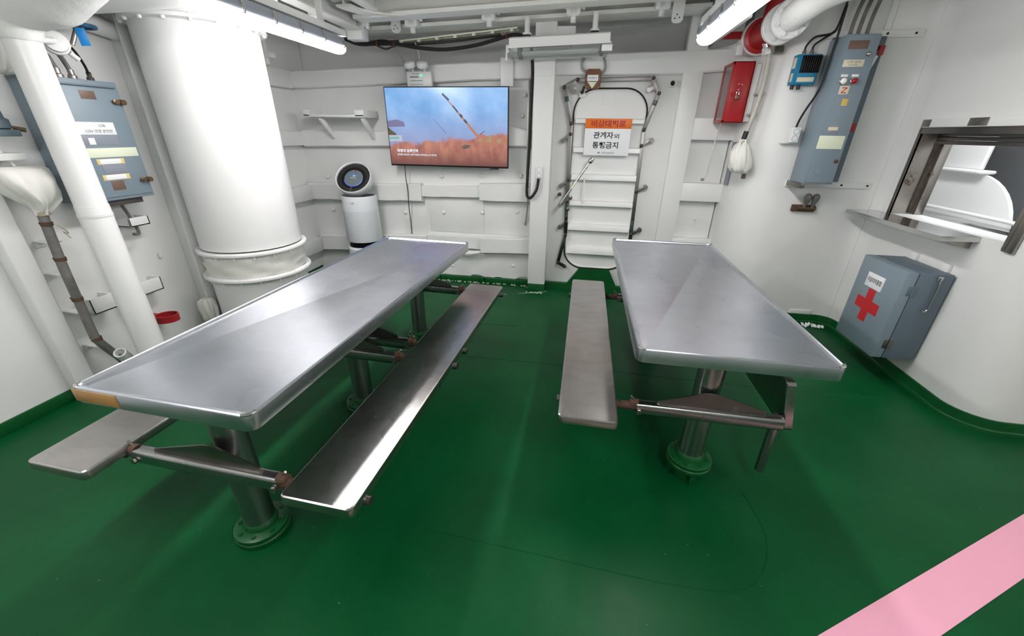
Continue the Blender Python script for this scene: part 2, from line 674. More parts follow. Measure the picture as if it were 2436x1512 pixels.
# ---------------- left wall
m = MB().box(LW - 0.08, LW, FRONT, 4.6, 0, 2.9)
wl = struct(m.build('wall_left', 'white_wall'), 'white painted steel side wall on the left', 'wall')
m = MB().box(LW, LW + 0.012, FRONT, 2.62, 0, 0.075, 0.004)
m.box(LW, LW + 0.012, 2.66, 4.3, 0, 0.075, 0.004)
struct(m.build('baseboard_left', 'green'), 'green painted skirting along the left wall', 'baseboard')
# vertical T frame between cabinet and trunking
m = MB().box(LW, LW + 0.13, 2.625, 2.643, 0, 2.75, 0.003)
m.box(LW + 0.12, LW + 0.135, 2.585, 2.685, 0, 2.75, 0.003)
m.build('wall_frame', 'white', wl)
m = MB().box(LW, LW + 0.13, 3.55, 3.568, 0, 2.75, 0.003)
m.box(LW + 0.12, LW + 0.135, 3.52, 3.60, 0, 2.75, 0.003)
m.build('wall_frame', 'white', wl)
# horizontal stringers on the left wall toward the corner
for z0, z1 in ((1.98, 2.14), (1.44, 1.58), (0.87, 1.03), (0.27, 0.43)):
    m = MB().box(LW, LW + 0.075, 3.6, 4.29, z0, z1, 0.008)
    m.build('stringer', 'white_wrap', wl)
# short bracket hanging above the top stringer near the corner
m = MB().box(LW, LW + 0.16, 3.86, 3.9, 2.14, 2.6, 0.004)
m.box(LW + 0.05, LW + 0.22, 3.84, 3.92, 2.19, 2.235, 0.01)
m.build('bracket', 'white', wl)
# weld tabs low on the left wall
for (y, z) in ((1.80, 0.98), (1.78, 0.79), (1.77, 0.55), (1.79, 0.30)):
    m = MB().box(LW, LW + 0.14, y - 0.03, y + 0.02, z, z + 0.008, 0.001)
    m.box(LW, LW + 0.008, y - 0.03, y + 0.02, z - 0.03, z, 0.001)
    m.build('weld_tab', 'white', wl)
for (y, z) in ((1.32, 0.30), (2.5, 1.30), (2.43, 0.72)):
    MB().box(LW, LW + 0.02, y - 0.012, y + 0.012, z - 0.016, z + 0.016, 0.004).build('weld_stud', 'white', wl)

# ---------------- back wall
m = MB().prism([(BW, 0), (BW + 0.34, 0), (BW + 0.34, 2.9), (BW + 0.26, 2.9), (BW + 0.26, 2.14), (BW, 2.14)], (LW - 0.1, 0, 0), Y, Z, X, 4.53)
wb = struct(m.build('wall_back', 'white_wall'), 'white painted back bulkhead with wrapped stiffener bands', 'wall')


def band(x0, x1, z0, z1, z0b=None, z1b=None, front=4.27, mat='white_wrap', name='stiffener_band', bev=0.012):
    """wrapped horizontal stiffener; z may differ at the right end"""
    z0b = z0 if z0b is None else z0b
    z1b = z1 if z1b is None else z1b
    n = max(2, int((x1 - x0) / 0.12))
    L = []
    rnd = random.Random(int(x0 * 1000) + int(z0 * 977))
    for i in range(n + 1):
        t = i / n
        x = x0 + (x1 - x0) * t
        a = z0 + (z0b - z0) * t + rnd.uniform(-0.004, 0.004)
        b = z1 + (z1b - z1) * t + rnd.uniform(-0.004, 0.004)
        f = front + rnd.uniform(-0.004, 0.004)
        L.append([Vector((x, BW - 0.002, a)), Vector((x, f + bev, a + 0.001)), Vector((x, f, a + bev)), Vector((x, f, b - bev)), Vector((x, f + bev, b)), Vector((x, BW - 0.002, b + 0.002))])
    m = MB().loops(L)
    return m.build(name, mat, wb, 30)


band(-3.06, -0.52, 1.985, 2.145, 2.06, 2.215, 4.29)
band(-3.06, -0.79, 1.425, 1.59, 1.47, 1.61, 4.285)
band(-0.79, -0.52, 1.47, 1.66, 1.47, 1.61, 4.29)
band(-3.10, -1.745, 0.865, 1.045, 0.895, 1.078, 4.275)
band(-1.745, -1.09, 0.945, 1.055, 0.955, 1.07, 4.30, 'white', bev=0.004)
band(-1.09, -0.52, 0.933, 1.105, 0.94, 1.12, 4.265, bev=0.005)
band(-3.05, -1.72, 0.27, 0.46, 0.34, 0.53, 4.275)
band(-1.72, -1.085, 0.385, 0.53, 0.39, 0.525, 4.30, 'white', bev=0.004)
band(-1.085, -0.52, 0.36, 0.525, 0.39, 0.555, 4.25, bev=0.005)
# thin foil-covered insulation sheets between the bands
for (x0, x1, z0, z1) in ((-1.70, -1.06, 0.56, 0.93), (-1.06, -0.53, 0.56, 0.92), (-2.0, -1.72, 0.52, 0.87)):
    MB().box(x0 + 0.004, x1 - 0.004, BW - 0.008, BW + 0.002, z0, z1, 0.004).build('insulation_panel', 'white_wrap', wb)
# loose foil flap under the middle band and lower curtain of insulation
N = 26
LL = []
for j in range(6):
    row = []
    for i in range(N + 1):
        x = -1.78 + (1.24) * i / N
        z = 0.36 - 0.32 * j / 5 + (0.02 * math.sin(i * 1.1) * (j == 5) + 0.02 * (i / N)) + (0.012 * (j == 5) * math.sin(i * 0.5 + 1))
        yy = BW - 0.012 - 0.014 * math.sin(math.pi * j / 5) * (0.6 + 0.4 * math.sin(i * 0.8)) - 0.012 * (j == 5) * abs(math.sin(i * 0.62))
        row.append(Vector((x, yy, z)))
    LL.append(row)
vs = [p for r in LL for p in r]
k = N + 1
fs = [(j * k + i, j * k + i + 1, (j + 1) * k + i + 1, (j + 1) * k + i) for j in range(5) for i in range(N)]
vs2 = [p + Vector((0, 0.006, 0)) for p in vs]
nv = len(vs)
fs2 = [tuple(i + nv for i in reversed(f)) for f in fs]
edge = [i for i in range(k)] + [j * k + N for j in range(1, 6)] + [5 * k + i for i in range(N - 1, -1, -1)] + [j * k for j in range(4, 0, -1)]
side = [(edge[i], edge[(i + 1) % len(edge)], nv + edge[(i + 1) % len(edge)], nv + edge[i]) for i in range(len(edge))]
MB().add(vs + vs2, fs + fs2 + side).build('insulation_panel', 'white_wrap', wb, 60)
m = MB()
for i, (x, zz) in enumerate(((-1.47, 0.375), (-1.3, 0.35), (-1.13, 0.372))):
    pass
m.tube([(-1.50, 4.29, 0.37), (-1.35, 4.27, 0.352), (-1.22, 4.27, 0.348), (-1.09, 4.275, 0.368)], [0.012, 0.026, 0.03, 0.014], 8, 5)
m.build('foil_flap', 'white_wrap', wb)
# domed studs holding the sheets
st = None
for (x, z) in ((-1.981, 0.757), (-1.525, 0.778), (-1.08, 0.793), (-0.691, 0.815), (-1.454, 0.165), (-0.723, 0.21),
               (-1.525, 1.161), (-1.082, 1.179), (-0.663, 1.191), (-2.88, 0.751), (-2.878, 1.116), (-2.43, 0.75), (-0.66, 1.75), (-0.64, 1.93)):
    if st is None:
        st = MB().lathe([(0.021, 0), (0.021, 0.006), (0.017, 0.014), (0.009, 0.019), (0.001, 0.02)], (0, 0, 0), (0, -1, 0), 14).build('stud', 'white', wb)
        st.location = (x, BW - 0.008, z)
    else:
        link_copy(st, wb, (x, BW - 0.008, z))
# cover strip right of the television
MB().box(-0.86, -0.74, 4.262, 4.30, 1.995, 2.225, 0.004).build('cover_strip', 'white', wb)
# green strip at the foot of the bulkhead
m = MB()
for i, (x0, x1) in enumerate(((-3.1, -2.3), (-2.29, -1.6), (-1.59, -1.06), (-1.05, -0.54))):
    m.box(x0, x1, 4.30, BW, 0, 0.055, 0.005)
struct(m.build('baseboard_back', 'green'), 'dark green skirting at the foot of the back bulkhead', 'baseboard')

# pillar between television bay and door
m = MB().box(-0.525, -0.34, 4.13, BW, 0.085, 2.6, 0.006)
tr = struct(m.build('trim_1', 'white'), 'white boxed-in pillar between television and door', 'pillar')
MB().box(-0.527, -0.338, 4.128, BW, 0.0, 0.088, 0.004).build('painted_foot', 'green', tr)
m = MB().box(-0.51, -0.365, 4.122, 4.131, 2.06, 2.115, 0.002)
m.build('cover_plate', 'white', tr)

# door surround: lintel, right stiffener and panelled bay
m = MB()
L = []
for x, a, b in ((-0.345, 2.085, 2.235), (0.2, 2.082, 2.25), (0.79, 2.085, 2.262), (1.33, 2.12, 2.28)):
    L.append([Vector((x, BW, a)), Vector((x, 4.275, a)), Vector((x, 4.265, a + 0.01)), Vector((x, 4.265, b - 0.01)), Vector((x, 4.275, b)), Vector((x, BW, b))])
m.loops(L)
m.box(0.775, 0.945, 4.268, BW, 0.06, 2.62, 0.006)
for z0, z1 in ((1.56, 1.745), (1.01, 1.18), (0.42, 0.64), (0.05, 0.2)):
    m.box(0.94, 1.33, 4.272, BW, z0, z1, 0.008)
o = struct(m.build('trim_2', 'white'), 'white framing above and to the right of the watertight door', 'door surround')
m = MB().prism([(-0.335, 0.0), (0.80, 0.0), (0.80, 0.07), (0.44, 0.07), (0.35, 0.245), (0.02, 0.245), (-0.10, 0.07), (-0.335, 0.07)], (0, 4.268, 0.0), X, Z, Y, 0.06)
m.box(0.80, 1.33, 4.262, 4.3, 0, 0.07, 0.004)
m.build('painted_foot', 'green', o)
# flat plate around the doorway
m = MB().box(-0.345, 0.78, 4.315, BW, 0.06, 2.09, 0.004)
m.build('door_plate', 'white_wall', o)

# ---------------- right-hand trunk, hatch wall and rounded corner
front = [(1.31, 4.44), (1.31, 4.2)]
for k in range(1, 13):
    a = math.radians(180 + 90 * k / 12)
    front.append((1.66 + 0.35 * math.cos(a), 4.2 + 0.35 * math.sin(a)))
front.append((2.24, 3.85))
for k in range(1, 7):
    a = math.radians(90 - 90 * k / 6)
    front.append((2.24 + 0.13 * math.cos(a), 3.72 + 0.13 * math.sin(a)))
back = [(1.41, 4.44), (1.41, 4.2)]
for k in range(1, 13):
    a = math.radians(180 + 90 * k / 12)
    back.append((1.66 + 0.25 * math.cos(a), 4.2 + 0.25 * math.sin(a)))
back.append((2.40, 3.95))
for k in range(1, 7):
    back.append((2.57, 3.95 - 0.03 * k))


def shell(m, fr, bk, z0, z1):
    L = [[Vector((f[0], f[1], z0)), Vector((f[0], f[1], z1)), Vector((b[0], b[1], z1)), Vector((b[0], b[1], z0))] for f, b in zip(fr, bk)]
    m.loops(L)


WY0, WY1, WZ0, WZ1 = 2.63, 3.62, 1.07, 1.72
m = MB()
shell(m, front, back, 0, 2.9)
shell(m, [(RW, 3.72), (RW, WY1)], [(RW + 0.2, 3.77), (RW + 0.2, WY1)], 0, 2.9)
shell(m, [(RW, WY1), (RW, WY0)], [(RW + 0.2, WY1), (RW + 0.2, WY0)], 0, WZ0)
shell(m, [(RW, WY1), (RW, WY0)], [(RW + 0.2, WY1), (RW + 0.2, WY0)], WZ1, 2.9)
fr = [(RW, WY0), (RW, 2.56)]
bk = [(RW + 0.2, WY0), (RW + 0.2, 2.58)]
for k in range(1, 10):
    a = math.radians(180 + 90 * k / 9)
    fr.append((RW + 0.21 + 0.21 * math.cos(a), 2.56 + 0.21 * math.sin(a)))
    bk.append((RW + 0.21 + 0.01 * k, 2.56))
fr.append((RIGHT, 2.35))
bk.append((RIGHT, 2.55))
shell(m, fr, bk, 0, 2.9)
wr = struct(m.build('wall_right', 'white_wall', None, 25), 'white right-hand bulkhead with rounded trunk and serving hatch', 'wall')
# green skirting following the same plan
fr2 = front + [(RW, 3.72), (RW, 2.56)]
for k in range(1, 10):
    a = math.radians(180 + 90 * k / 9)
    fr2.append((RW + 0.21 + 0.21 * math.cos(a), 2.56 + 0.21 * math.sin(a)))
fr2.append((RIGHT, 2.35))
P = []
for i, p in enumerate(fr2):
    q0 = Vector(fr2[max(0, i - 1)])
    q1 = Vector(fr2[min(len(fr2) - 1, i + 1)])
    t = (q1 - q0).normalized()
    nn = Vector((t.y, -t.x))
    P.append((Vector(p), nn))
L = []
for p, nn in P:
    def w(off, z):
        q = p - nn * (-off)
        return Vector((q.x, q.y, z))
    L.append([w(-0.01, 0), w(0.022, 0), w(0.020, 0.02), w(0.012, 0.026), w(0.010, 0.085), w(-0.01, 0.088)])
m = MB().loops(L)
struct(m.build('baseboard_right', 'green'), 'green skirting curving around the right-hand trunk and corner', 'baseboard')
# raised panel outline and patch on the curved corner
MB().box(2.02, 2.2, 3.842, 3.852, 0.085, 0.125, 0.003).build('patch_plate', 'white', wr)
m = MB().tube([(2.332, 3.812, 0.09), (2.332, 3.812, 1.2), (2.332, 3.812, 2.7)], 0.006, 6, 3)
m.build('weld_seam', 'white', wr)
# deck-edge debris of flaking paint at the corner
m = MB()
for i in range(9):
    x, y = 2.12 + 0.02 * i + random.uniform(-0.01, 0.01), 3.77 - 0.006 * i + random.uniform(-0.02, 0.02)
    m.obox((x, y, 0.012 + random.uniform(0, 0.01)), (random.random(), random.random(), 0.2), (-random.random(), random.random(), 0.1), (0, 0.1, 1), 0.04, 0.025, 0.006, 0.001)
m.build('paint_flakes', 'card', floor)['kind'] = 'stuff'
m = MB()
rf = random.Random(5)
for i in range(90):
    x = rf.uniform(-1.75, -0.35)
    y = 4.285 - abs(rf.gauss(0, 0.018)) - (0.02 if x > -0.55 else 0)
    if -0.54 < x < -0.32:
        y = 4.10 - abs(rf.gauss(0, 0.02))
    a = rf.uniform(0, 6.28)
    s_ = rf.uniform(0.005, 0.016)
    m.obox((x, y, 0.003), (math.cos(a), math.sin(a), 0), (-math.sin(a), math.cos(a), 0), Z, s_ * 1.6, s_, 0.005)
m.build('paint_flakes', 'card_old', floor)['kind'] = 'stuff'
# smeared white paint streaks on the deck near the pillar
for pts in ([(-0.62, 4.02), (-0.5, 4.05), (-0.36, 4.10), (-0.30, 4.16), (-0.33, 4.17), (-0.45, 4.09), (-0.6, 4.04)], [(-1.42, 4.05), (-1.3, 4.08), (-1.12, 4.05), (-1.14, 4.02), (-1.3, 4.03)], [(-0.95, 3.95), (-0.8, 3.99), (-0.72, 3.97), (-0.85, 3.94)]):
    MB().prism(pts, (0, 0, 0.0004), X, Y, Z, 0.0012).build('paint_smear', 'smear', floor)

# ---------------- walls behind the camera and to starboard, closing the compartment
m = MB().box(LW - 0.1, RIGHT + 0.1, FRONT - 0.08, FRONT, 0, 2.9)
struct(m.build('wall_front', 'white_wall'), 'white bulkhead behind the viewpoint', 'wall')
m = MB().box(RIGHT, RIGHT + 0.08, FRONT, 5.3, 0, 2.9)
struct(m.build('wall_starboard', 'white_wall'), 'white bulkhead at the far right', 'wall')

# ---------------- deckhead
m = MB()
c0, c1 = (LW - 0.1, RIGHT + 0.1)
m.add([(c0, FRONT - 0.1, CEIL + tilt(c0)), (c1, FRONT - 0.1, CEIL + tilt(c1)), (c1, 5.3, CEIL + tilt(c1)), (c0, 5.3, CEIL + tilt(c0)),
       (c0, FRONT - 0.1, 3.1), (c1, FRONT - 0.1, 3.1), (c1, 5.3, 3.1), (c0, 5.3, 3.1)],
      [(0, 1, 2, 3), (7, 6, 5, 4), (0, 4, 5, 1), (1, 5, 6, 2), (2, 6, 7, 3), (3, 7, 4, 0)])
ceil = struct(m.build('ceiling', 'deckhead'), 'white painted steel deckhead with exposed beams', 'ceiling')


def beam_x(y, x0, x1, zb, fw=0.09, th=0.014):
    m = MB()
    L = []
    for x in (x0, x1):
        t = zb + tilt(x)
        L.append([Vector((x, y - fw / 2, t)), Vector((x, y + fw / 2, t)), Vector((x, y + fw / 2, t + th)), Vector((x, y + 0.007, t + th)),
                  Vector((x, y + 0.007, CEIL + tilt(x) + 0.01)), Vector((x, y - 0.007, CEIL + tilt(x) + 0.01)), Vector((x, y - 0.007, t + th)), Vector((x, y - fw / 2, t + th))])
    m.loops(L)
    return m.build('deck_beam', 'deckhead', ceil)


beam_x(4.13, -2.3, 0.86, 2.45, 0.24, 0.028)
beam_x(3.72, -1.95, 0.86, 2.455, 0.15, 0.028)
beam_x(3.34, -1.95, 0.86, 2.50, 0.10)
for yy in (2.9, 2.4, 1.9, 1.3, 0.7, 0.1, -0.6, -1.3, -2.0):
    beam_x(yy, -1.95, 4.4 if yy < 2.2 else 0.86, 2.5, 0.10)


def beam_y(x, y0, y1, zb, fw=0.1, name='deck_girder', ztop=None):
    m = MB()
    zt = (CEIL + tilt(x) + 0.01) if ztop is None else ztop
    m.box(x - fw / 2, x + fw / 2, y0, y1, zb, zb + 0.016, 0.002)
    m.box(x - 0.008, x + 0.008, y0, y1, zb + 0.016, zt)
    return m.build(name, 'deckhead', ceil)


beam_y(-2.0, FRONT, 3.77, 2.36, 0.11)
beam_y(-1.72, FRONT, 3.55, 2.44, 0.08)
beam_y(0.90, FRONT, 4.34, 2.43, 0.15)
beam_y(-2.6, 3.0, 4.34, 2.42, 0.08)
beam_y(2.0, FRONT, 2.4, 2.46, 0.12)
# curved corner of a deck-opening coaming between girder and beam
m = MB()
L = []
for k in range(13):
    a = math.radians(180 - 90 * k / 12)
    cx, cy = -1.50, 3.36
    c_, s_ = math.cos(a), math.sin(a)
    zt = 2.425
    L.append([Vector((cx + r * c_, cy + r * s_, z)) for r, z in ((0.42, zt), (0.30, zt), (0.30, zt + 0.014), (0.352, zt + 0.014), (0.352, CEIL), (0.366, CEIL), (0.366, zt + 0.014), (0.42, zt + 0.014))])
m.loops(L)
m.build('opening_coaming', 'deckhead', ceil, 40)
for x0, x1, y, zb in ((-1.46, 0.86, 3.69, 2.51),):
    MB().box(x0, x1, y - 0.28, y - 0.2, zb, zb + 0.014, 0.002).build('coaming_flange', 'deckhead', ceil)
# hanging lugs (rounded tab plates)
for x, y, zt, zb, w in ((-1.735, 3.98, 2.62, 2.375, 0.085), (0.60, 3.92, 2.66, 2.385, 0.085)):
    pts = [(-w / 2, zt - zb), (-w / 2, 0.03)] + [(-w / 2 + 0.03 - 0.03 * math.cos(math.radians(a)), 0.03 - 0.03 * math.sin(math.radians(a))) for a in (30, 60, 90)] + \
          [(w / 2 - 0.03 + 0.03 * math.sin(math.radians(a)), 0.03 - 0.03 * math.cos(math.radians(a))) for a in (0, 30, 60, 90)] + [(w / 2, zt - zb)]
    m = MB().prism(pts, (x, y, zb), X, Z, Y, 0.012)
    lug = m.build('hanging_lug', 'white', ceil)
    for dx, dz in ((-0.02, 0.03), (0.015, 0.035), (-0.005, 0.055)):
        MB().cyl((x + dx, y + 0.002, zb + dz), (x + dx, y - 0.0012, zb + dz), 0.005, seg=8).build('bolt_hole', 'dark_hole', lug)
# longitudinal plates beside the cable run
m = MB().box(-2.36, -2.2, 2.0, 3.5, 2.36, 2.372, 0.002)
m.build('cable_plate', 'deckhead', ceil)
for y0 in (2.35, 2.85, 3.3):
    MB().box(-2.12, -2.06, y0, y0 + 0.05, 2.28, 2.7, 0.004).build('hanger_strap', 'white', ceil)
# upper wall block over the hatch trunk
MB().box(0.83, 0.99, 3.4, BW + 0.25, 2.3, 2.48, 0.01).build('deck_knee', 'white', ceil)
# deckhead plating stiffeners seen between the beams
for y in (3.91, 3.53):
    MB().box(-1.9, 0.85, y - 0.006, y + 0.006, 2.62, 2.74, 0.001).build('plate_stiffener', 'deckhead', ceil)

# ================================================================== MESS TABLES
def slab(m, w, l, r, prof, cx=0, cy=0):
    """stack of rounded rectangles: prof = [(inset, z), ...]"""
    L = [[Vector((x, y, z)) for x, y in rrect(w - 2 * i, l - 2 * i, max(r - i, 0.004), 4, cx, cy)] for i, z in prof]
    m.loops(L)


def mess_table(name, label, loc, rotz, W, Lg, legs, arms, bench_w, benches, arm_x, raised=0.0):
    t = thing(name, label, 'table', loc, None, None, True, rotz)
    m = MB()
    slab(m, W, Lg, 0.035, [(0.03, 0.752), (0.0, 0.744), (0.0, 0.797), (0.002, 0.802), (0.007, 0.8045), (0.012, 0.802), (0.018, 0.794), (0.03, 0.791)])
    top = m.build('tabletop', 'steel_top', t, 30)
    # pressed corner clips on the rim
    for sx in (-1, 1):
        for sy in (-1, 1):
            m = MB()
            cx, cy = sx * (W / 2 - 0.033), sy * (Lg / 2 - 0.033)
            pts = []
            for k in range(6):
                a = math.radians(90 * k / 5)
                pts.append(Vector((cx + sx * 0.027 * math.cos(a), cy + sy * 0.027 * math.sin(a), 0.803)))
            m.tube(pts, 0.0065, 8, 1)
            m.build('corner_bead', 'steel_bright', top)
    # centre stiffener under the top
    m = MB().box(-0.05, 0.05, -Lg / 2 + 0.1, Lg / 2 - 0.1, 0.715, 0.752, 0.006)
    m.build('under_rail', 'steel_dark', t)
    for lx, ly in legs:
        m = MB().cyl((lx, ly, 0.04 + raised), (lx, ly, 0.745), 0.058, seg=32)
        leg = m.build('leg', 'steel_leg', t)
        m = MB().lathe([(0.06, raised), (0.105, raised), (0.108, raised + 0.006), (0.108, raised + 0.022), (0.104, raised + 0.027), (0.106, raised + 0.03), (0.106, raised + 0.046), (0.1, raised + 0.05), (0.066, raised + 0.052), (0.062, raised + 0.075), (0.058, raised + 0.08)], (lx, ly, 0), Z, 32)
        if raised:
            m.cyl((lx, ly, 0), (lx, ly, raised + 0.01), 0.062, seg=24)
            for k in range(4):
                a = math.radians(45 + 90 * k - 135)
                c = Vector((lx, ly, raised / 2)) + Vector((math.cos(a), math.sin(a), 0)) * 0.075
                m.obox(c, (math.cos(a), math.sin(a), 0), (-math.sin(a), math.cos(a), 0), Z, 0.045, 0.008, raised, 0.001)
        m.build('floor_flange', 'green', leg)
        fb = None
        for k in range(8):
            a = math.radians(22 + 45 * k)
            p = Vector((lx + 0.086 * math.cos(a), ly + 0.086 * math.sin(a), raised + 0.048))
            if fb is None:
                fb = MB().cyl((0, 0, 0), Z * 0.009, 0.009, seg=6).build('flange_bolt', 'green', leg)
                fb.location = p
            else:
                link_copy(fb, leg, p)
    for ai, (ly, lx, side) in enumerate(arms):
        x0, x1 = arm_x
        m = MB()
        # rounded box-section cross arm
        sec = rrect(0.05, 0.062, 0.014, 3)
        L = [[Vector((x, ly + a, 0.434 + b)) for a, b in sec] for x in (x0, x1)]
        m.loops(L)
        arm = m.build('cross_arm', 'steel_leg', t)
        m = MB().prism([(x0 + 0.09, 0), (x0 + 0.10, 0.018), (lx - 0.03, 0.085), (lx + 0.03, 0.085), (x1 - 0.08, 0.024), (x1 - 0.07, 0)], (0, ly - 0.003, 0.462), X, Z, Y, 0.006)
        m.box(x0 + 0.10, x1 - 0.08, ly - 0.012, ly + 0.012, 0.46, 0.467, 0.003)
        m.build('gusset', 'steel_dark', arm)
        for bx in (x0, x1):
            s = -1 if bx == x0 else 1
            if (s < 0 and not benches[0]) or (s > 0 and (not benches[1] or benches[1][3] != 'flat')):
                continue
            m = MB().cyl((bx - s * 0.03, ly, 0.437), (bx + s * 0.11, ly, 0.437), 0.02, seg=14)
            m.cyl((bx - s * 0.005, ly, 0.45), (bx + s * 0.03, ly, 0.455), 0.024, 0.018, 12)
            m.build('pivot_tube', 'rust', arm)
            m = MB().cyl((bx - s * 0.012, ly - 0.034, 0.425), (bx - s * 0.012, ly + 0.034, 0.425), 0.007, seg=10)
            m.cyl((bx - s * 0.012, ly - 0.036, 0.425), (bx - s * 0.012, ly - 0.027, 0.425), 0.013, seg=6)
            m.build('pivot_bolt', 'steel_worn', arm)
            MB().cyl((bx - s * 0.0, ly, 0.462), (bx + s * 0.028, ly, 0.49), 0.005, seg=8).build('split_pin', 'steel_worn', arm)
    for s, b in ((-1, benches[0]), (1, benches[1])):
        if not b:
            continue
        xi, yl, yo = b[0], b[1], b[2]
        cx = xi + s * bench_w / 2
        if b[3] == 'flat':
            m = MB()
            slab(m, bench_w, yl, 0.022, [(0.012, 0.447), (0.0, 0.445), (0.0, 0.474), (0.002, 0.479), (0.007, 0.482), (0.012, 0.4815)], cx, yo)
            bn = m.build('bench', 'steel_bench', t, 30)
            for ly, lx, side in arms:
                m = MB().box(cx - bench_w * 0.42, cx + bench_w * 0.42, ly - 0.022, ly + 0.022, 0.415, 0.446, 0.004)
                e = cx + s * (bench_w / 2 + 0.002)
                m.cyl((e - s * 0.03, ly, 0.43), (e + s * 0.012, ly, 0.43), 0.018, seg=12)
                m.build('bench_bracket', 'steel_dark', bn)
        else:
            # folded down: the seat hangs on edge beside the arm ends, leaning outward at the foot
            m = MB()
            z0, z1 = 0.385, 0.385 + bench_w
            L = []
            for i, x in ((0.004, xi), (0.0, xi + 0.004), (0.0, xi + 0.036), (0.004, xi + 0.04)):
                L.append([Vector((x - 0.055 * (bb / bench_w + 0.5), yo + a, (z0 + z1) / 2 + bb)) for a, bb in rrect(yl - 2 * i, bench_w - 2 * i, 0.022, 4)])
            m.loops(L)
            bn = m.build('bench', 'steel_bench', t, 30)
            for ly, lx, side in arms:
                m = MB().cyl((xi - 0.018, ly + 0.045, 0.11), (xi - 0.022, ly + 0.045, 0.44), 0.021, seg=16)
                m.build('folded_strut', 'steel_leg', bn)
    return t


# long table on the left: three legs, benches on both sides
tl = mess_table('mess_table', 'longer stainless steel mess table with benches on both sides', (-1.258, 1.93, 0), math.radians(-2.2), 0.714, 2.20,
                [(0.03, -0.93), (-0.01, -0.03), (-0.04, 0.90)],
                [(-1.015, 0.03, 0), (-0.11, -0.01, 0), (0.06, -0.01, 0), (0.98, -0.04, 0)], 0.275,
                ((-0.365, 2.15, -0.10, 'flat'), (0.372, 2.15, -0.03, 'flat')), (-0.345, 0.305))
# ochre strip mottled with grey, left part of the near rim
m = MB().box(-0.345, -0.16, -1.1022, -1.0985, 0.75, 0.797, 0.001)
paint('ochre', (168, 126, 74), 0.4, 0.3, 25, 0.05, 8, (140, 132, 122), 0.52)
m.build('ochre_strip', 'ochre', tl.children[0])
# smaller table on the right: two legs, one bench down, the other folded
tr2 = mess_table('mess_table', 'shorter stainless steel mess table with one bench folded down', (0.665, 2.455, 0), math.radians(0.0), 0.782, 1.93,
                 [(-0.015, -0.765), (-0.02, 0.60)], [(-0.845, -0.015, 0), (0.55, -0.02, 0)], 0.262,
                 ((-0.432, 1.83, -0.13, 'flat'), (0.322, 1.74, 0.03, 'folded')), (-0.335, 0.30), 0.07)

# ================================================================== DOOR
door = thing('door_1', 'white watertight steel door with link-bar dogs and six ribs', 'door', (0.18, 4.31, 0.25), None, 'structure')
DX0, DX1, DZ0, DZ1 = -0.15, 0.515, 0.255, 1.975
cx, cz = (DX0 + DX1) / 2, (DZ0 + DZ1) / 2


def door_loop(inset, y, r=0.2):
    return [Vector((cx + a, y, cz + b)) for a, b in rrect(DX1 - DX0 - 2 * inset, DZ1 - DZ0 - 2 * inset, r - inset, 8)]


MB().loops([door_loop(-0.012, 4.318), door_loop(-0.012, 4.306), door_loop(-0.004, 4.302), door_loop(0.006, 4.306)], True, True).build('gasket', 'rubber', door)
MB().loops([door_loop(0.003, 4.318), door_loop(0.003, 4.298), door_loop(0.012, 4.292), door_loop(0.02, 4.30), door_loop(0.03, 4.302)], True, True).build('door_panel', 'white', door)
rib_z = [(1.682, 1.733), (1.426, 1.484), (1.171, 1.236), (0.92, 0.98), (0.668, 0.742), (0.415, 0.489)]
for i, (a, b) in enumerate(rib_z):
    dx = 0.02
    L = []
    for x in (DX0 + 0.018, DX1 - 0.018):
        L.append([Vector((x, 4.304, a + 0.014)), Vector((x, 4.250, a + 0.006)), Vector((x, 4.246, a + 0.01)), Vector((x, 4.246, b - 0.014)), Vector((x, 4.250, b - 0.008)), Vector((x, 4.304, b))])
    MB().loops(L).build('rib', 'white', door)
# blank plate and hand rod on the panel
MB().box(0.10, 0.21, 4.299, 4.303, 1.84, 1.945, 0.001).build('blank_plate', 'white', door)
m = MB().cyl((0.0, 4.238, 1.20), (-0.005, 4.238, 0.955), 0.008, seg=10)
m.build('hand_rod', 'white', door)
metal('link_green', (84, 96, 90), 0.4, (1, 1, 1), 0.3, (80, 60, 46), 0.66, 0.03, 0.1)
metal('steel_link', (150, 148, 146), 0.4, (1, 1, 1), 0.25, (100, 80, 66), 0.72, 0.02, 0.06)
metal('pivot_dark', (92, 84, 78), 0.42, (1, 1, 1), 0.3, None, 0.6, 0.0, 0.05)
LY = 4.272


def linkbar(p, q, mat='steel_link', w=0.036, y=LY):
    m = MB().bar((p[0], y, p[1]), (q[0], y, q[1]), w, 0.008, (0, -1, 0), 0.002)
    for e in (p, q):
        m.cyl((e[0], y + 0.004, e[1]), (e[0], y - 0.004, e[1]), w / 2, seg=16)
    return m.build('link_bar', mat, door)


pv = None


def pivot(p, y=LY):
    global pv
    if pv is None:
        pv = MB().lathe([(0.017, 0), (0.017, 0.006), (0.012, 0.008), (0.012, 0.014), (0.008, 0.018), (0.001, 0.019)], ORG[door.name], (0, -1, 0), 14).build('pivot', 'pivot_dark', door)
        pv.location = Vector((p[0], y - 0.004, p[1])) - ORG[door.name]
    else:
        c = link_copy(pv, door, Vector((p[0], y - 0.004, p[1])) - ORG[door.name])


def dog(p, q):
    """short clamping arm with a boss on the surround"""
    m = MB().bar((p[0], LY + 0.012, p[1]), (q[0], LY + 0.012, q[1]), 0.034, 0.01, (0, -1, 0), 0.002)
    m.cyl((q[0], 4.318, q[1]), (q[0], LY - 0.004, q[1]), 0.022, seg=16)
    m.cyl((q[0], LY - 0.004, q[1]), (q[0], LY - 0.012, q[1]), 0.012, seg=12)
    return m.build('dog_arm', 'steel_link', door)


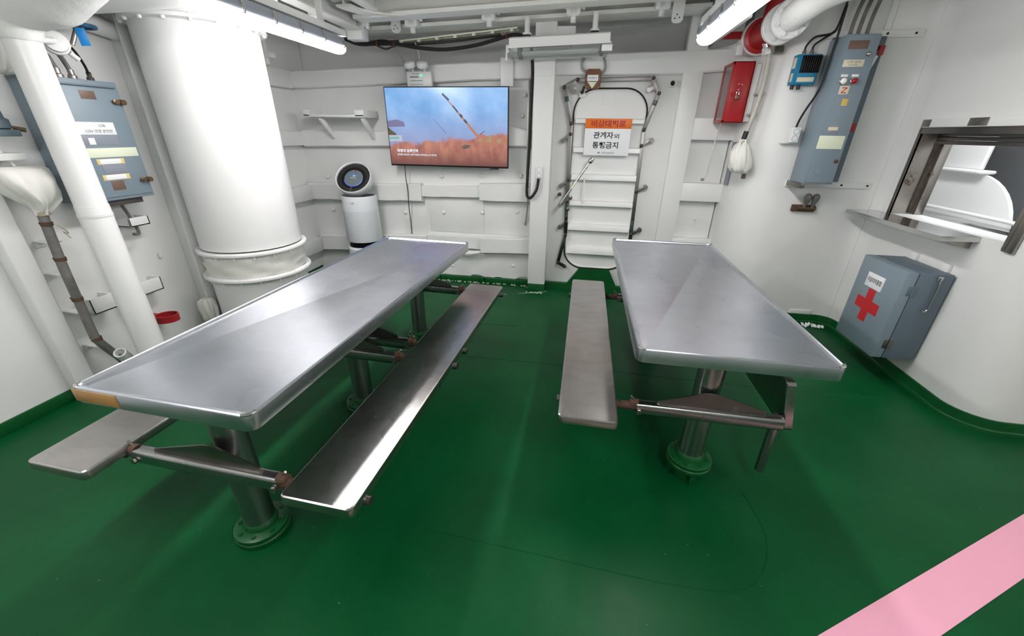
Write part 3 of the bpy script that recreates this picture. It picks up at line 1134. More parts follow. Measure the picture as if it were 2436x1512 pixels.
# top-left crank, top bar, top-right crank
for tri in ([(-0.137, 2.044), (-0.255, 1.984), (-0.2, 1.975), (-0.162, 1.952)], [(0.529, 2.055), (0.595, 1.937), (0.55, 1.965), (0.503, 1.964)]):
    m = MB()
    a, b, c, e = tri
    m.bar((a[0], LY, a[1]), (b[0], LY, b[1]), 0.04, 0.008, (0, -1, 0), 0.002)
    mid = ((a[0] + b[0]) / 2, (a[1] + b[1]) / 2)
    m.bar((mid[0], LY + 0.001, mid[1]), (e[0], LY + 0.001, e[1]), 0.05, 0.008, (0, -1, 0), 0.002)
    for q in (a, b, e):
        m.cyl((q[0], LY + 0.004, q[1]), (q[0], LY - 0.005, q[1]), 0.021, seg=16)
    m.cyl((e[0], 4.318, e[1]), (e[0], LY - 0.012, e[1]), 0.014, seg=12)
    m.build('crank_plate', 'steel_link', door)
linkbar((-0.137, 2.044), (0.529, 2.055))
linkbar((-0.255, 1.984), (-0.172, 1.684), 'steel_link', 0.036)
linkbar((-0.172, 1.684), (-0.163, 0.968), 'steel_link', 0.036, LY + 0.002)
linkbar((-0.163, 0.968), (-0.151, 0.615), 'link_green', 0.034)
linkbar((-0.151, 0.615), (-0.212, 0.304), 'link_green', 0.034, LY - 0.004)
linkbar((-0.212, 0.304), (-0.135, 0.266), 'link_green', 0.034, LY + 0.004)
linkbar((0.595, 1.937), (0.508, 1.639), 'steel_link', 0.036)
linkbar((0.508, 1.639), (0.522, 0.80), 'steel_link', 0.034, LY + 0.002)
linkbar((0.522, 0.80), (0.528, 0.40), 'link_green', 0.034)
for p, q in (((-0.171, 1.593), (-0.24, 1.533)), ((-0.161, 1.174), (-0.233, 1.11)), ((-0.151, 0.749), (-0.218, 0.692)),
             ((0.505, 1.502), (0.593, 1.551)), ((0.518, 1.084), (0.60, 1.127)), ((0.524, 0.656), (0.605, 0.704))):
    dog(p, q)
for p in ((-0.137, 2.044), (-0.255, 1.984), (-0.172, 1.684), (-0.171, 1.593), (-0.161, 1.174), (-0.163, 0.968), (-0.155, 0.806), (-0.151, 0.749), (-0.151, 0.615),
          (-0.212, 0.304), (-0.135, 0.266), (0.529, 2.055), (0.595, 1.937), (0.508, 1.639), (0.505, 1.502), (0.518, 1.084), (0.524, 0.656)):
    pivot(p, LY - 0.004)
# green tape bands on the links
for c, dv in (((-0.229, 1.89), (0.083, -0.3)), ((0.573, 1.862), (-0.087, -0.298))):
    dv = Vector((dv[0], 0, dv[1])).normalized()
    MB().bar(Vector((c[0], LY, c[1])) - dv * 0.022, Vector((c[0], LY, c[1])) + dv * 0.022, 0.039, 0.011, (0, -1, 0), 0.001).build('tape_band', 'link_green', door)
# long operating lever
a, b = Vector((-0.229, 4.205, 0.931)), Vector((0.04, 4.20, 1.352))
lv = MB().cyl(a, b, 0.0105, seg=14).cyl(a + Y * 0.02, a - Y * 0.012, 0.02, seg=16).build('operating_lever', 'steel_bright', door)
dv = (b - a).normalized()
MB().lathe([(0.008, -0.02), (0.02, -0.012), (0.026, 0.0), (0.026, 0.03), (0.02, 0.042), (0.006, 0.046)], b, dv, 18).build('knob', 'chrome', lv)
for t0, t1 in ((0.90, 0.985), (0.40, 0.58)):
    MB().cyl(a + (b - a) * t0, a + (b - a) * t1, 0.0122, seg=14).build('grip_tape', 'cream', lv)
m = MB().cyl((-0.163, 4.27, 0.99), (-0.163, 4.20, 0.99), 0.016, seg=14)
m.bar((-0.163, 4.215, 0.99), (-0.229, 4.21, 0.931), 0.03, 0.01, (0, -1, 0), 0.002)
m.build('lever_hub', 'steel_dark', door)
m = MB().cyl((-0.24, 4.315, 1.03), (-0.24, 4.255, 1.03), 0.014, seg=10).box(-0.258, -0.222, 4.25, 4.262, 1.015, 1.045, 0.003)
m.build('lever_stop', 'rust', door)
for (z, dx) in ((1.00, 0.0), (0.885, 0.02)):
    MB().lathe([(0.012, -0.004), (0.02, 0.0), (0.012, 0.004)], (-0.125 - dx, LY - 0.01, z), (0.3, -1, 0), 14).build('keeper_ring', 'steel_dark', door)

# warning sign hung on the door
SY = 4.236
sg = thing('warning_sign', 'orange and white Korean emergency exit sign on the door', 'sign', (0.178, SY, 1.41))
MB().box(-0.034, 0.39, SY, SY + 0.006, 1.41, 1.645, 0.001).build('white_panel', 'card', sg)
MB().box(-0.034, 0.39, SY, SY + 0.006, 1.645, 1.729, 0.001).build('orange_panel', 'orange', sg)
text('비상대피로', 'lettering', 'ink_red', sg, (0.178, SY, 1.687), X, Z, 0.058, 0.315, 0.028)
text('관계자', 'lettering', 'ink_black', sg, (0.14, SY, 1.588), X, Z, 0.058, 0.185, 0.022)
text('외', 'lettering', 'ink_black', sg, (0.263, SY, 1.58), X, Z, 0.042, 0.048, 0.012)
text('통행금지', 'lettering', 'ink_black', sg, (0.166, SY, 1.502), X, Z, 0.058, 0.24, 0.022)
text('강화군시설관리공단', 'lettering', 'ink_grey', sg, (0.197, SY, 1.434), X, Z, 0.014, 0.115, 0.006)
MB().prism([(-0.012, 0), (-0.005, -0.009), (0, -0.003), (0.006, -0.009), (0.012, 0.001), (0.006, 0.009), (0, 0.004), (-0.006, 0.009)], (0.111, SY - 0.0012, 1.434), X, Z, Y, 0.001).build('emblem', 'ink_teal', sg)

# brown junction box with arrow above the door
jb = thing('junction_box', 'small brown bolted box with white arrow above the door', 'junction box', (0.0, 4.24, 1.97))
m = MB()
m.loops([[Vector((-0.002 + a, y, 2.047 + b)) for a, b in rrect(0.142 - 2 * i, 0.155 - 2 * i, 0.028, 5)] for i, y in ((0, 4.266), (0, 4.225), (0.004, 4.22))])
m.build('body', 'brown_box', jb)
m = MB().box(-0.052, 0.045, 4.2175, 4.2205, 2.03, 2.078, 0.0005)
c = m.build('name_card', 'card', jb)
text('비상탈출구', 'lettering', 'ink_grey', c, (-0.003, 4.2175, 2.054), X, Z, 0.014, 0.08, 0.004)
MB().prism([(-0.045, 0), (0, -0.052), (0.04, 0)], (-0.003, 4.2175, 2.024), X, Z, Y, 0.003).build('arrow_card', 'cream', jb)
for sx in (-1, 1):
    for z in (1.982, 2.047, 2.112):
        MB().cyl((-0.002 + sx * 0.058, 4.221, z), (-0.002 + sx * 0.058, 4.216, z), 0.005, seg=8).build('screw', 'steel_worn', jb)
m = MB().cyl((-0.075, 4.25, 1.99), (-0.085, 4.262, 1.955), 0.011, seg=10).sphere((-0.09, 4.262, 1.945), 0.016)
m.build('cable_gland', 'rubber', jb)
m = MB().box(-0.115, -0.055, 4.285, 4.3, 1.905, 1.945, 0.004)
m.build('contact_block', 'white', jb)
c = MB().tube([(-0.06, 4.245, 2.10), (-0.1, 4.245, 2.125), (-0.105, 4.245, 2.18), (-0.06, 4.245, 2.25), (0.0, 4.25, 2.275), (0.055, 4.25, 2.25), (0.09, 4.245, 2.19), (0.1, 4.245, 2.12), (0.065, 4.24, 2.075)], 0.009, 10).build('looped_cable', 'cable_grey')
tag(c, 'grey cable looped above the brown junction box', 'cable')

# stub pipe beside the door
m = MB().lathe([(0.03, 0), (0.03, 0.06), (0.026, 0.064), (0.021, 0.06), (0.02, 0.02), (0.001, 0.02)], (0.70, 4.318, 2.015), (0, -1, 0), 20, False)
o = m.build('pipe_stub', 'white')
tag(o, 'short open white pipe stub at the upper right of the door', 'pipe')
MB().cyl((0.70, 4.29, 2.015), (0.70, 4.285, 2.015), 0.021, seg=16).build('pipe_bore', 'dark_hole', o)

# ================================================================== TELEVISION
TX0, TX1, TZ0, TZ1, TY = -2.02, -0.768, 1.268, 1.99, 4.2
tv = thing('television', 'large wall-mounted flat television showing an outdoor gun scene', 'television', (-1.394, TY, TZ0))
m = MB().box(TX0, TX1, TY, TY + 0.03, TZ0, TZ1, 0.004)
m.box(TX0 + 0.25, TX1 - 0.25, TY + 0.028, TY + 0.07, TZ0 + 0.12, TZ1 - 0.2, 0.01)
m.build('case', 'black', tv)
MB().box(-1.7, -1.08, 4.265, 4.29, 1.45, 1.75, 0.004).build('wall_mount', 'steel_dark', tv)
m = MB().box(-0.96, -0.87, TY - 0.002, TY + 0.02, TZ0 - 0.012, TZ0 + 0.002, 0.003)
m.build('sensor_bar', 'black', tv)
sx0, sx1, sz0, sz1 = TX0 + 0.009, TX1 - 0.009, TZ0 + 0.016, TZ1 - 0.009
me = bpy.data.meshes.new('screen')
sb = 0.0012
vv = [(sx0, TY - sb, sz0), (sx1, TY - sb, sz0), (sx1, TY - sb, sz1), (sx0, TY - sb, sz1), (sx0, TY + 0.004, sz0), (sx1, TY + 0.004, sz0), (sx1, TY + 0.004, sz1), (sx0, TY + 0.004, sz1)]
me.from_pydata([Vector(p) - ORG[tv.name] for p in vv], [], [(0, 1, 2, 3), (4, 7, 6, 5), (0, 4, 5, 1), (1, 5, 6, 2), (2, 6, 7, 3), (3, 7, 4, 0)])
uv = me.uv_layers.new(name='UVMap')
co = {0: (0, 0), 1: (1, 0), 2: (1, 1), 3: (0, 1), 4: (0, 0), 5: (1, 0), 6: (1, 1), 7: (0, 1)}
for lp in me.loops:
    uv.data[lp.index].uv = co[lp.vertex_index]
me.materials.append(MATS['screen_picture'])
scr = bpy.data.objects.new('screen', me)
COL.objects.link(scr)
scr.parent = tv
ORG[scr.name] = ORG[tv.name]


def sp(u, v, k=1):
    return Vector((sx0 + (sx1 - sx0) * u, TY - sb - 0.0006 * k, sz0 + (sz1 - sz0) * v))


def spoly(pts, name, mat, k=1):
    P = [sp(u, v, k) for u, v in pts]
    m = MB()
    n = len(P)
    m.add(P + [p + Y * 0.0005 for p in P], [tuple(range(n - 1, -1, -1)), tuple(range(n, 2 * n))] + [(i, (i + 1) % n, n + (i + 1) % n, n + i) for i in range(n)])
    return m.build(name, mat, scr)


def sline(u0, v0, u1, v1, w0, w1, name, mat, k=1):
    a, b = sp(u0, v0), sp(u1, v1)
    d = (b - a).normalized()
    s = Vector((-d.z, 0, d.x))
    asp = (sx1 - sx0), (sz1 - sz0)

    def q(p, w):
        p = p + s * w
        return ((p.x - sx0) / asp[0], (p.z - sz0) / asp[1])
    return spoly([q(a, w0), q(b, w1), q(b, -w1), q(a, -w0)], name, mat, k)


spoly([(0, 0.5), (0.15, 0.51), (0.14, 0.57), (0.08, 0.6), (0.0, 0.58)], 'picture_hill', 'px_violet')
spoly([(0.0, 0.395), (0.115, 0.395), (0.113, 0.315), (0.0, 0.31)], 'picture_banner', 'px_white', 1)
spoly([(0.0, 0.37), (0.085, 0.37), (0.085, 0.345), (0.0, 0.345)], 'picture_banner_text', 'px_teal', 2)
spoly([(0.0, 0.50), (0.03, 0.455), (0.07, 0.41), (0.06, 0.395), (0.0, 0.395)], 'picture_bush', 'px_olive', 1)
sline(0.39, 0.618, 0.50, 0.42, 0.0025, 0.004, 'picture_far_barrel', 'px_haze', 1)
spoly([(0.74, 0.33), (0.75, 0.41), (0.80, 0.43), (0.83, 0.40), (0.88, 0.42), (0.93, 0.38), (0.97, 0.40), (1.0, 0.38), (1.0, 0.30), (0.86, 0.29)], 'picture_vehicle', 'px_orange', 1)
for pts in ([(0.76, 0.33), (0.77, 0.37), (0.79, 0.37), (0.785, 0.32)], [(0.83, 0.33), (0.85, 0.40), (0.87, 0.41), (0.87, 0.32)], [(0.91, 0.33), (0.93, 0.37), (0.95, 0.36), (0.94, 0.31)]):
    spoly(pts, 'picture_vehicle_panel', 'px_khaki', 2)
spoly([(0.62, 0.25), (0.65, 0.285), (0.70, 0.275), (0.68, 0.24), (0.64, 0.225)], 'picture_boulder', 'px_olive', 1)
sline(0.525, 0.84, 0.755, 0.40, 0.0055, 0.013, 'picture_barrel', 'px_orange', 2)
sline(0.478, 0.925, 0.53, 0.845, 0.009, 0.011, 'picture_muzzle', 'px_dark', 2)
sline(0.56, 0.78, 0.60, 0.70, 0.007, 0.008, 'picture_barrel_band', 'px_dark', 3)
sline(0.615, 0.672, 0.635, 0.635, 0.012, 0.013, 'picture_barrel_band', 'px_dark', 3)
sline(0.65, 0.605, 0.672, 0.563, 0.011, 0.011, 'picture_barrel_band', 'px_dark', 3)
sline(0.775, 0.42, 0.815, 0.465, 0.003, 0.003, 'picture_mount', 'px_dark', 2)
text('해병대 상륙전력', 'caption_title', 'screen_text', scr, sp(0.152, 0.188, 3), X, Z, 0.031, 0.225, 0.012, 0.0)
text('상륙돌격장갑차, 상륙기동헬기(마린온), K-9 자주포', 'caption_line', 'screen_text', scr, sp(0.232, 0.132, 3), X, Z, 0.021, 0.425, 0.004, 0.0)

# ================================================================== EMERGENCY LIGHT above the television
em = thing('emergency_light', 'white twin-head emergency light with green indicator above the television', 'emergency light', (-1.66, 4.25, 1.99))
MB().box(-1.785, -1.53, 4.235, 4.29, 1.985, 2.12, 0.012, 3).build('body', 'plastic', em)
for x in (-1.715, -1.60):
    h = MB()
    h.lathe([(0.02, 0.0), (0.05, 0.012), (0.056, 0.03), (0.05, 0.055), (0.03, 0.066)], (x, 4.20, 2.135), (0.1 if x > -1.65 else -0.1, -0.35, 0.9), 20)
    h = h.build('lamp_head', 'plastic', em)
    MB().cyl((x, 4.255, 2.115), (x, 4.235, 2.15), 0.014, seg=10).build('swivel', 'plastic', h)
c = MB().box(-1.75, -1.615, 4.2335, 4.2355, 1.998, 2.083, 0.0005).build('data_label', 'card', em)
MB().box(-1.748, -1.66, 4.2325, 4.234, 2.068, 2.076, 0.0003).build('label_stripe', 'ink_grey', c)
MB().box(-1.745, -1.622, 4.2325, 4.234, 2.038, 2.042, 0.0003).build('label_stripe', 'ink_black', c)
MB().box(-1.745, -1.622, 4.2325, 4.234, 2.008, 2.011, 0.0003).build('label_stripe', 'ink_grey', c)
text('비상조명등', 'lettering', 'ink_red', em, (-1.69, 4.2345, 2.098), X, Z, 0.012, 0.075, 0.004)
MB().sphere((-1.635, 4.236, 2.085), 0.012, (1.2, 0.4, 0.8)).build('indicator', 'led_green', em)
o = MB().tube([(-1.92, 4.2, 2.345), (-1.84, 4.22, 2.27), (-1.80, 4.26, 2.17), (-1.79, 4.275, 2.06), (-1.80, 4.27, 1.98)], 0.007, 8).build('thin_cable', 'cable_grey')
tag(o, 'thin grey cable dropping beside the emergency light', 'cable')
o = MB().tube([(-1.655, 4.2, 2.34), (-1.66, 4.28, 2.27), (-1.655, 4.275, 2.18), (-1.65, 4.26, 2.12)], 0.004, 8).build('thin_cable', 'plastic')
tag(o, 'thin white coiled lead running up from the emergency light', 'cable')

# ================================================================== WALL SHELF left of the television
sh = thing('wall_shelf', 'white steel wall shelf on two slanted brackets left of the television', 'shelf', (-2.5, 4.2, 1.72))
MB().box(-2.83, -2.18, 4.045, 4.34, 1.713, 1.722, 0.002).build('shelf_plate', 'white', sh)
m = MB().box(-2.83, -2.18, 4.045, 4.053, 1.713, 1.735, 0.002)
m.box(-2.83, -2.765, 4.045, 4.053, 1.722, 1.776, 0.002)
m.box(-2.275, -2.18, 4.045, 4.053, 1.722, 1.776, 0.002)
m.build('front_lip', 'white', sh)
for x in (-2.83, -2.188):
    MB().box(x, x + 0.008, 4.05, 4.34, 1.72, 1.78, 0.002).build('end_plate', 'white', sh)
for x in (-2.68, -2.22):
    MB().bar((x, 4.09, 1.712), (x, 4.285, 1.53), 0.05, 0.03, (1, 0, 0), 0.004).build('bracket', 'white', sh)

# ================================================================== AIR PURIFIER
ap = thing('air_purifier', 'white cylindrical two-tier air purifier with tilted round fan head', 'air purifier', (-2.36, 4.06, 0))
ax, ay = -2.36, 4.06
R = 0.186
m = MB().lathe([(R - 0.03, 0.02), (R - 0.006, 0.03), (R, 0.05), (R, 0.42), (R - 0.02, 0.435)], (ax, ay, 0), Z, 48)
m.build('lower_body', 'appliance', ap)
MB().lathe([(R - 0.05, 0.0), (R - 0.02, 0.004), (R - 0.03, 0.022)], (ax, ay, 0), Z, 36).build('base', 'black', ap)
m = MB()
for z in (0.436, 0.458):
    m.lathe([(R - 0.07, z), (R - 0.02, z + 0.004), (R - 0.02, z + 0.012), (R - 0.07, z + 0.018)], (ax, ay, 0), Z, 40)
m.lathe([(R - 0.07, 0.43), (R - 0.07, 0.50)], (ax, ay, 0), Z, 24)
m.build('outlet_gap', 'black', ap)
ub = MB().lathe([(R - 0.05, 0.492), (R - 0.006, 0.496), (R, 0.506), (R - 0.004, 0.955), (R - 0.006, 0.972), (R - 0.012, 0.974), (R - 0.02, 0.95)], (ax, ay, 0), Z, 56).build('upper_body', 'appliance', ap)
m = MB()
rows = 22
for r in range(rows):
    z = 0.515 + r * 0.0145
    for k in range(40):
        a = math.radians(180 + (k + 0.5 * (r % 2)) * 4.5)
        p = Vector((ax + (R - 0.0005) * math.cos(a), ay + (R - 0.0005) * math.sin(a), z))
        nn = Vector((math.cos(a), math.sin(a), 0))
        tt = Vector((-math.sin(a), math.cos(a), 0))
        w = 0.0035
        m.add([p + nn * 0.0006 - tt * w - Z * w, p + nn * 0.0006 + tt * w - Z * w, p + nn * 0.0006 + tt * w + Z * w, p + nn * 0.0006 - tt * w + Z * w], [(0, 1, 2, 3)])
paint('perforation', (188, 194, 200), 0.5, 0.02, 20, 0, 3)
o = m.build('perforations', 'perforation', ub, 35, False)
o['kind'] = 'stuff'
MB().cyl((ax, ay, 0.94), (ax, ay, 0.962), R - 0.02, seg=40).build('top_well', 'black', ap)
text('LG', 'maker_mark', 'ink_grey', ub, (ax + 0.02, ay - R - 0.001, 0.915), X, Z, 0.016, 0.034, 0.004, 0.001)
hd = Vector((0.10, -0.72, 0.62)).normalized()
hc = Vector((ax - 0.015, ay - 0.01, 1.125))
MB().lathe([(0.09, -0.11), (0.145, -0.09), (0.18, -0.03), (0.186, 0.02), (0.186, 0.048), (0.182, 0.054), (0.174, 0.05), (0.172, 0.03), (0.160, -0.02), (0.09, -0.045)], hc, hd, 56).build('fan_head', 'appliance', ap)
MB().cyl((ax, ay, 0.95), hc - hd * 0.06, 0.06, seg=24).build('neck', 'black', ap)
fan = MB().lathe([(0.171, 0.034), (0.15, 0.012), (0.10, 0.006), (0.05, 0.012)], hc, hd, 48).build('fan_grille', 'black', ap)
m = MB()
d_, u_, w_ = MB().frame_axes(hd)
for k in range(56):
    a = 2 * math.pi * k / 56
    e = u_ * math.cos(a) + w_ * math.sin(a)
    e2 = u_ * math.cos(a + 0.35) + w_ * math.sin(a + 0.35)
    m.bar(hc + hd * 0.024 + e * 0.098, hc + hd * 0.042 + e2 * 0.168, 0.006, 0.0025, hd)
m.build('grille_vanes', 'cable_dark', fan)
dp = MB().lathe([(0.098, 0.016), (0.100, 0.030), (0.097, 0.034), (0.09, 0.036), (0.002, 0.036)], hc, hd, 44).build('display', 'screen_grey', ap)
m = MB()
pts = []
for k in range(15):
    a = math.radians(200 + 140 * k / 14)
pu = X - hd * X.dot(hd)
pu.normalize()
pw = hd.cross(pu).normalized()
if pw.z < 0:
    pw = -pw
m.tube([hc + hd * 0.033 + (pu * math.cos(math.radians(200 + 150 * k / 14)) + pw * math.sin(math.radians(200 + 150 * k / 14))) * 0.099 for k in range(15)], 0.0022, 6, 1)
m.build('light_ring', 'led_blue', dp)
for a_, b_ in ((-0.045, 0.028), (-0.012, 0.052), (0.035, 0.032)):
    MB().cyl(hc + hd * 0.036 + pu * a_ + pw * b_, hc + hd * 0.0375 + pu * a_ + pw * b_, 0.007, seg=12).build('touch_icon', 'led_blue', dp)
text('25', 'display_digits', 'screen_text', dp, hc + hd * 0.0375 + pw * 0.025, pu, pw, 0.018, 0.03, 0.0, 0.0)
text('PM1.0 7', 'display_digits', 'card', dp, hc + hd * 0.0375 - pw * 0.002, pu, pw, 0.012, 0.06, 0.0, 0.0)
MB().obox(hc + hd * 0.037 + pw * 0.08, pu, pw, hd, 0.008, 0.03, 0.003, 0.001).build('red_tab', 'cross_red', dp)
MB().obox(hc + hd * 0.034 - pw * 0.135, pu, pw, hd, 0.016, 0.07, 0.004, 0.001).build('front_spoke', 'cable_dark', ap)

# ================================================================== CABLES AND OUTLET by the pillar
o = MB().tube([(-0.61, 4.2, 2.36), (-0.57, 4.21, 2.25), (-0.552, 4.22, 2.1), (-0.556, 4.22, 1.8), (-0.56, 4.21, 1.5), (-0.568, 4.2, 1.2), (-0.572, 4.2, 1.06), (-0.55, 4.13, 1.01), (-0.51, 4.1, 1.015), (-0.46, 4.095, 1.09), (-0.445, 4.095, 1.19)], 0.0145, 10, 6).build('black_cable', 'rubber')
tag(o, 'thick black cable running down beside the pillar to the double socket', 'cable')
for z in (2.06, 1.72, 1.45, 1.33, 1.1):
    MB().lathe([(0.0165, -0.003), (0.0165, 0.003)], (-0.557 - 0.008 * (2.1 - z), 4.213, z), Z, 12).build('cable_tie', 'zip_red', o)
MB().lathe([(0.0165, -0.003), (0.0165, 0.003)], (-0.456, 4.095, 1.12), (0.3, 0, 1), 12).build('cable_tie', 'zip_red', o)
o = MB().box(-0.592, -0.572, 4.25, 4.28, 1.0, 2.05, 0.002).build('cable_strip', 'steel_worn')
tag(o, 'narrow metal cable strip on the wall left of the pillar', 'cable strip')
o = MB().tube([(-0.575, 4.20, 1.02), (-0.565, 4.24, 0.98), (-0.575, 4.30, 0.85), (-0.59, 4.33, 0.74), (-0.60, 4.345, 0.685)], 0.008, 8).build('cable_tail', 'cable_grey')
tag(o, 'short grey cable tail ending low on the wall beside the pillar', 'cable')
MB().lathe([(0.013, 0), (0.013, 0.014), (0.008, 0.02)], (-0.60, 4.352, 0.69), (0, -1, 0.2), 10).build('cable_gland', 'cable_grey', o)


def socket(name, label, x0, x1, z0, z1, y, w=0.02):
    t = thing(name, label, 'socket', ((x0 + x1) / 2, y, z0))
    b = MB().box(x0, x1, y, y + w, z0, z1, 0.004, 3).build('housing', 'plastic', t)
    r = min((x1 - x0), (z1 - z0) / 2) * 0.42
    for k in (0.27, 0.73):
        c = Vector(((x0 + x1) / 2, y, z0 + (z1 - z0) * k))
        s = MB().lathe([(r, 0.002), (r, -0.001), (r * 0.88, -0.001), (r * 0.82, 0.004)], c, (0, 1, 0), 22).build('outlet_well', 'cable_grey', t)
        for dx in (-0.4, 0.4):
            MB().cyl(c + X * r * dx + Y * 0.0035, c + X * r * dx + Y * 0.0005, r * 0.17, seg=8).build('pin_hole', 'dark_hole', s)
        for a, b in ((0.66, 0.8), (-0.8, -0.66)):
            MB().box(c.x - r * 0.25, c.x + r * 0.25, c.y + 0.0005, c.y + 0.003, c.z + r * a, c.z + r * b).build('earth_contact', 'dark_hole', s)
    return t


socket('double_socket', 'white double wall socket on the pillar beside the door', -0.475, -0.413, 1.195, 1.303, 4.108)
o = MB().tube([(-2.02 + 0.13, 4.24, 1.27), (-1.893, 4.25, 1.12), (-1.89, 4.262, 1.0), (-1.895, 4.262, 0.88), (-1.91, 4.30, 0.75), (-1.92, 4.33, 0.64), (-1.92, 4.33, 0.3)], 0.005, 8).build('thin_cable', 'cable_dark')
tag(o, 'thin dark cable hanging below the television', 'cable')

# black cable bundle sagging under the deck beams
cb = thing('cable_bundle', 'heavy black cable bundle sagging across the wall above the television', 'cable', (-1.4, 4.2, 2.34))
MB().tube([(-2.34, 3.95, 2.385), (-2.29, 4.12, 2.36), (-2.2, 4.18, 2.335), (-2.02, 4.2, 2.338), (-1.85, 4.2, 2.335), (-1.609, 4.2, 2.30), (-1.366, 4.2, 2.285), (-1.085, 4.2, 2.312), (-0.85, 4.2, 2.362), (-0.74, 4.2, 2.385), (-0.66, 4.2, 2.378), (-0.58, 4.18, 2.345), (-0.5, 4.15, 2.34)], 0.0155, 10, 5).build('main_cable', 'rubber', cb)
for x, z in ((-2.03, 2.338), (-1.86, 2.335), (-0.79, 2.378)):
    MB().lathe([(0.024, -0.004), (0.024, 0.004)], (x, 4.2, z), (1, 0, 0.05), 12).build('cable_tie', 'zip_red', cb)
for i in range(3):
    MB().tube([(-2.36, 3.9, 2.39 + 0.01 * i), (-2.28, 4.14, 2.365), (-2.15, 4.19 + 0.01 * i, 2.352), (-1.98, 4.2 + 0.01 * i, 2.35 + 0.008 * i), (-1.82, 4.22, 2.36 - 0.012 * i)], 0.010, 8, 5).build('short_cable', 'rubber', cb)
for i in range(2):
    MB().tube([(-2.05, 4.2, 2.33), (-1.95, 4.19, 2.30 - 0.008 * i), (-1.86, 4.19, 2.315), (-1.80, 4.2, 2.335)], 0.006, 8, 5).build('loose_lead', 'cable_dark', cb)
o = MB().tube([(-2.3, 4.24, 2.38), (-2.1, 4.24, 2.375), (-1.95, 4.25, 2.395), (-1.7, 4.26, 2.41)], 0.008, 8, 5).build('thin_cable', 'cable_grey')
tag(o, 'grey cable arching under the deck beam above the black cable bundle', 'cable')
# cable ladder with small conductors
ld = thing('cable_ladder', 'cream cable ladder carrying thin dark cables below the deck beam', 'cable ladder', (-1.3, 4.24, 2.38))
L = []
for x, z in ((-1.85, 2.352), (-0.70, 2.435)):
    L.append([Vector((x, 4.215, z)), Vector((x, 4.235, z)), Vector((x, 4.235, z + 0.012)), Vector((x, 4.215, z + 0.012))])
MB().loops(L).build('side_rail', 'cream', ld)
L = [[p + Vector((0, 0.09, 0.0)) for p in q] for q in L]
MB().loops(L).build('side_rail', 'cream', ld)
for k in range(7):
    x = -1.8 + k * 0.175
    z = 2.352 + (x + 1.85) * 0.072
    MB().box(x - 0.014, x + 0.014, 4.21, 4.33, z - 0.018, z + 0.004, 0.002).build('rung', 'cream', ld)
for k in range(5):
    y = 4.232 + 0.018 * k
    o = MB().tube([(-1.86, y, 2.342), (-1.6, y, 2.352 + random.uniform(-0.006, 0.0)), (-1.35, y, 2.368 + random.uniform(-0.012, 0.0)), (-1.1, y, 2.386 + random.uniform(-0.01, 0)), (-0.86, y, 2.40)], 0.0075, 6, 4).build('ladder_cable', 'cable_dark', ld)

# grey cables above the unlit lamp
o = MB().tube([(-0.55, 4.12, 2.36), (-0.5, 4.2, 2.33), (-0.38, 4.22, 2.325), (-0.25, 4.22, 2.34), (-0.12, 4.22, 2.39), (-0.02, 4.22, 2.425), (0.12, 4.22, 2.425), (0.3, 4.23, 2.44), (0.5, 4.23, 2.435), (0.75, 4.24, 2.46)], 0.008, 8, 5).build('thin_cable', 'cable_grey')
tag(o, 'thin grey cable clipped under the deck beam above the door', 'cable')
o = MB().box(-0.46, -0.18, 4.14, 4.3, 2.365, 2.43, 0.006).build('cover_box', 'white')
tag(o, 'white rectangular cover box under the beam behind the unlit lamp', 'cover box')

oc_ = thing('overhead_cable_run', 'dark cables tied together above the lamp beside the duct', 'cable', (-2.2, 3.0, 2.33))
for i in range(4):
    MB().tube([(-2.24 + 0.03 * i, 2.42, 2.335), (-2.24 + 0.03 * i, 3.0, 2.33 + 0.01 * (i % 2)), (-2.26 + 0.025 * i, 3.6, 2.35), (-2.32 + 0.01 * i, 3.9, 2.38)], 0.012, 8, 4).build('cable', 'cable_dark', oc_)
# ================================================================== PIPE HANGERS on the deck beams
def hanger(x, z, y=4.02, hook=False, label='', tl=0.0):
    t = thing('beam_clamp', label, 'clamp', (x, y, z), 'white clamps on the deck beams')
    y = y - 0.04
    MB().cyl((x, y - 0.02, z + 0.09), (x + 0.01, y - 0.20, z + 0.27), 0.018, seg=10).build('rod', 'white', t)
    b = MB().box(x - 0.056, x - 0.018, y - 0.05, y + 0.05, z - 0.01, z + 0.12, 0.008)
    b.box(x + 0.018, x + 0.056, y - 0.05, y + 0.05, z - 0.01, z + 0.12, 0.008)
    b.box(x - 0.05, x + 0.05, y - 0.04, y + 0.04, z - 0.015, z + 0.04, 0.006)
    b.build('yoke', 'white', t)
    m = MB().cyl((x - 0.07, y, z + 0.05), (x + 0.082, y, z + 0.05), 0.015, seg=10)
    m.cyl((x + 0.07, y, z + 0.05), (x + 0.09, y, z + 0.05), 0.025, seg=6)
    m.build('cross_bolt', 'white', t)
    MB().cyl((x, y, z - 0.055), (x, y, z + 0.01), 0.022, seg=10).build('lower_bolt', 'white', t)
    MB().box(x - 0.04, x + 0.04, y - 0.25, y - 0.16, z + 0.20, z + 0.30, 0.008).build('upper_clamp', 'white', t)
    return t


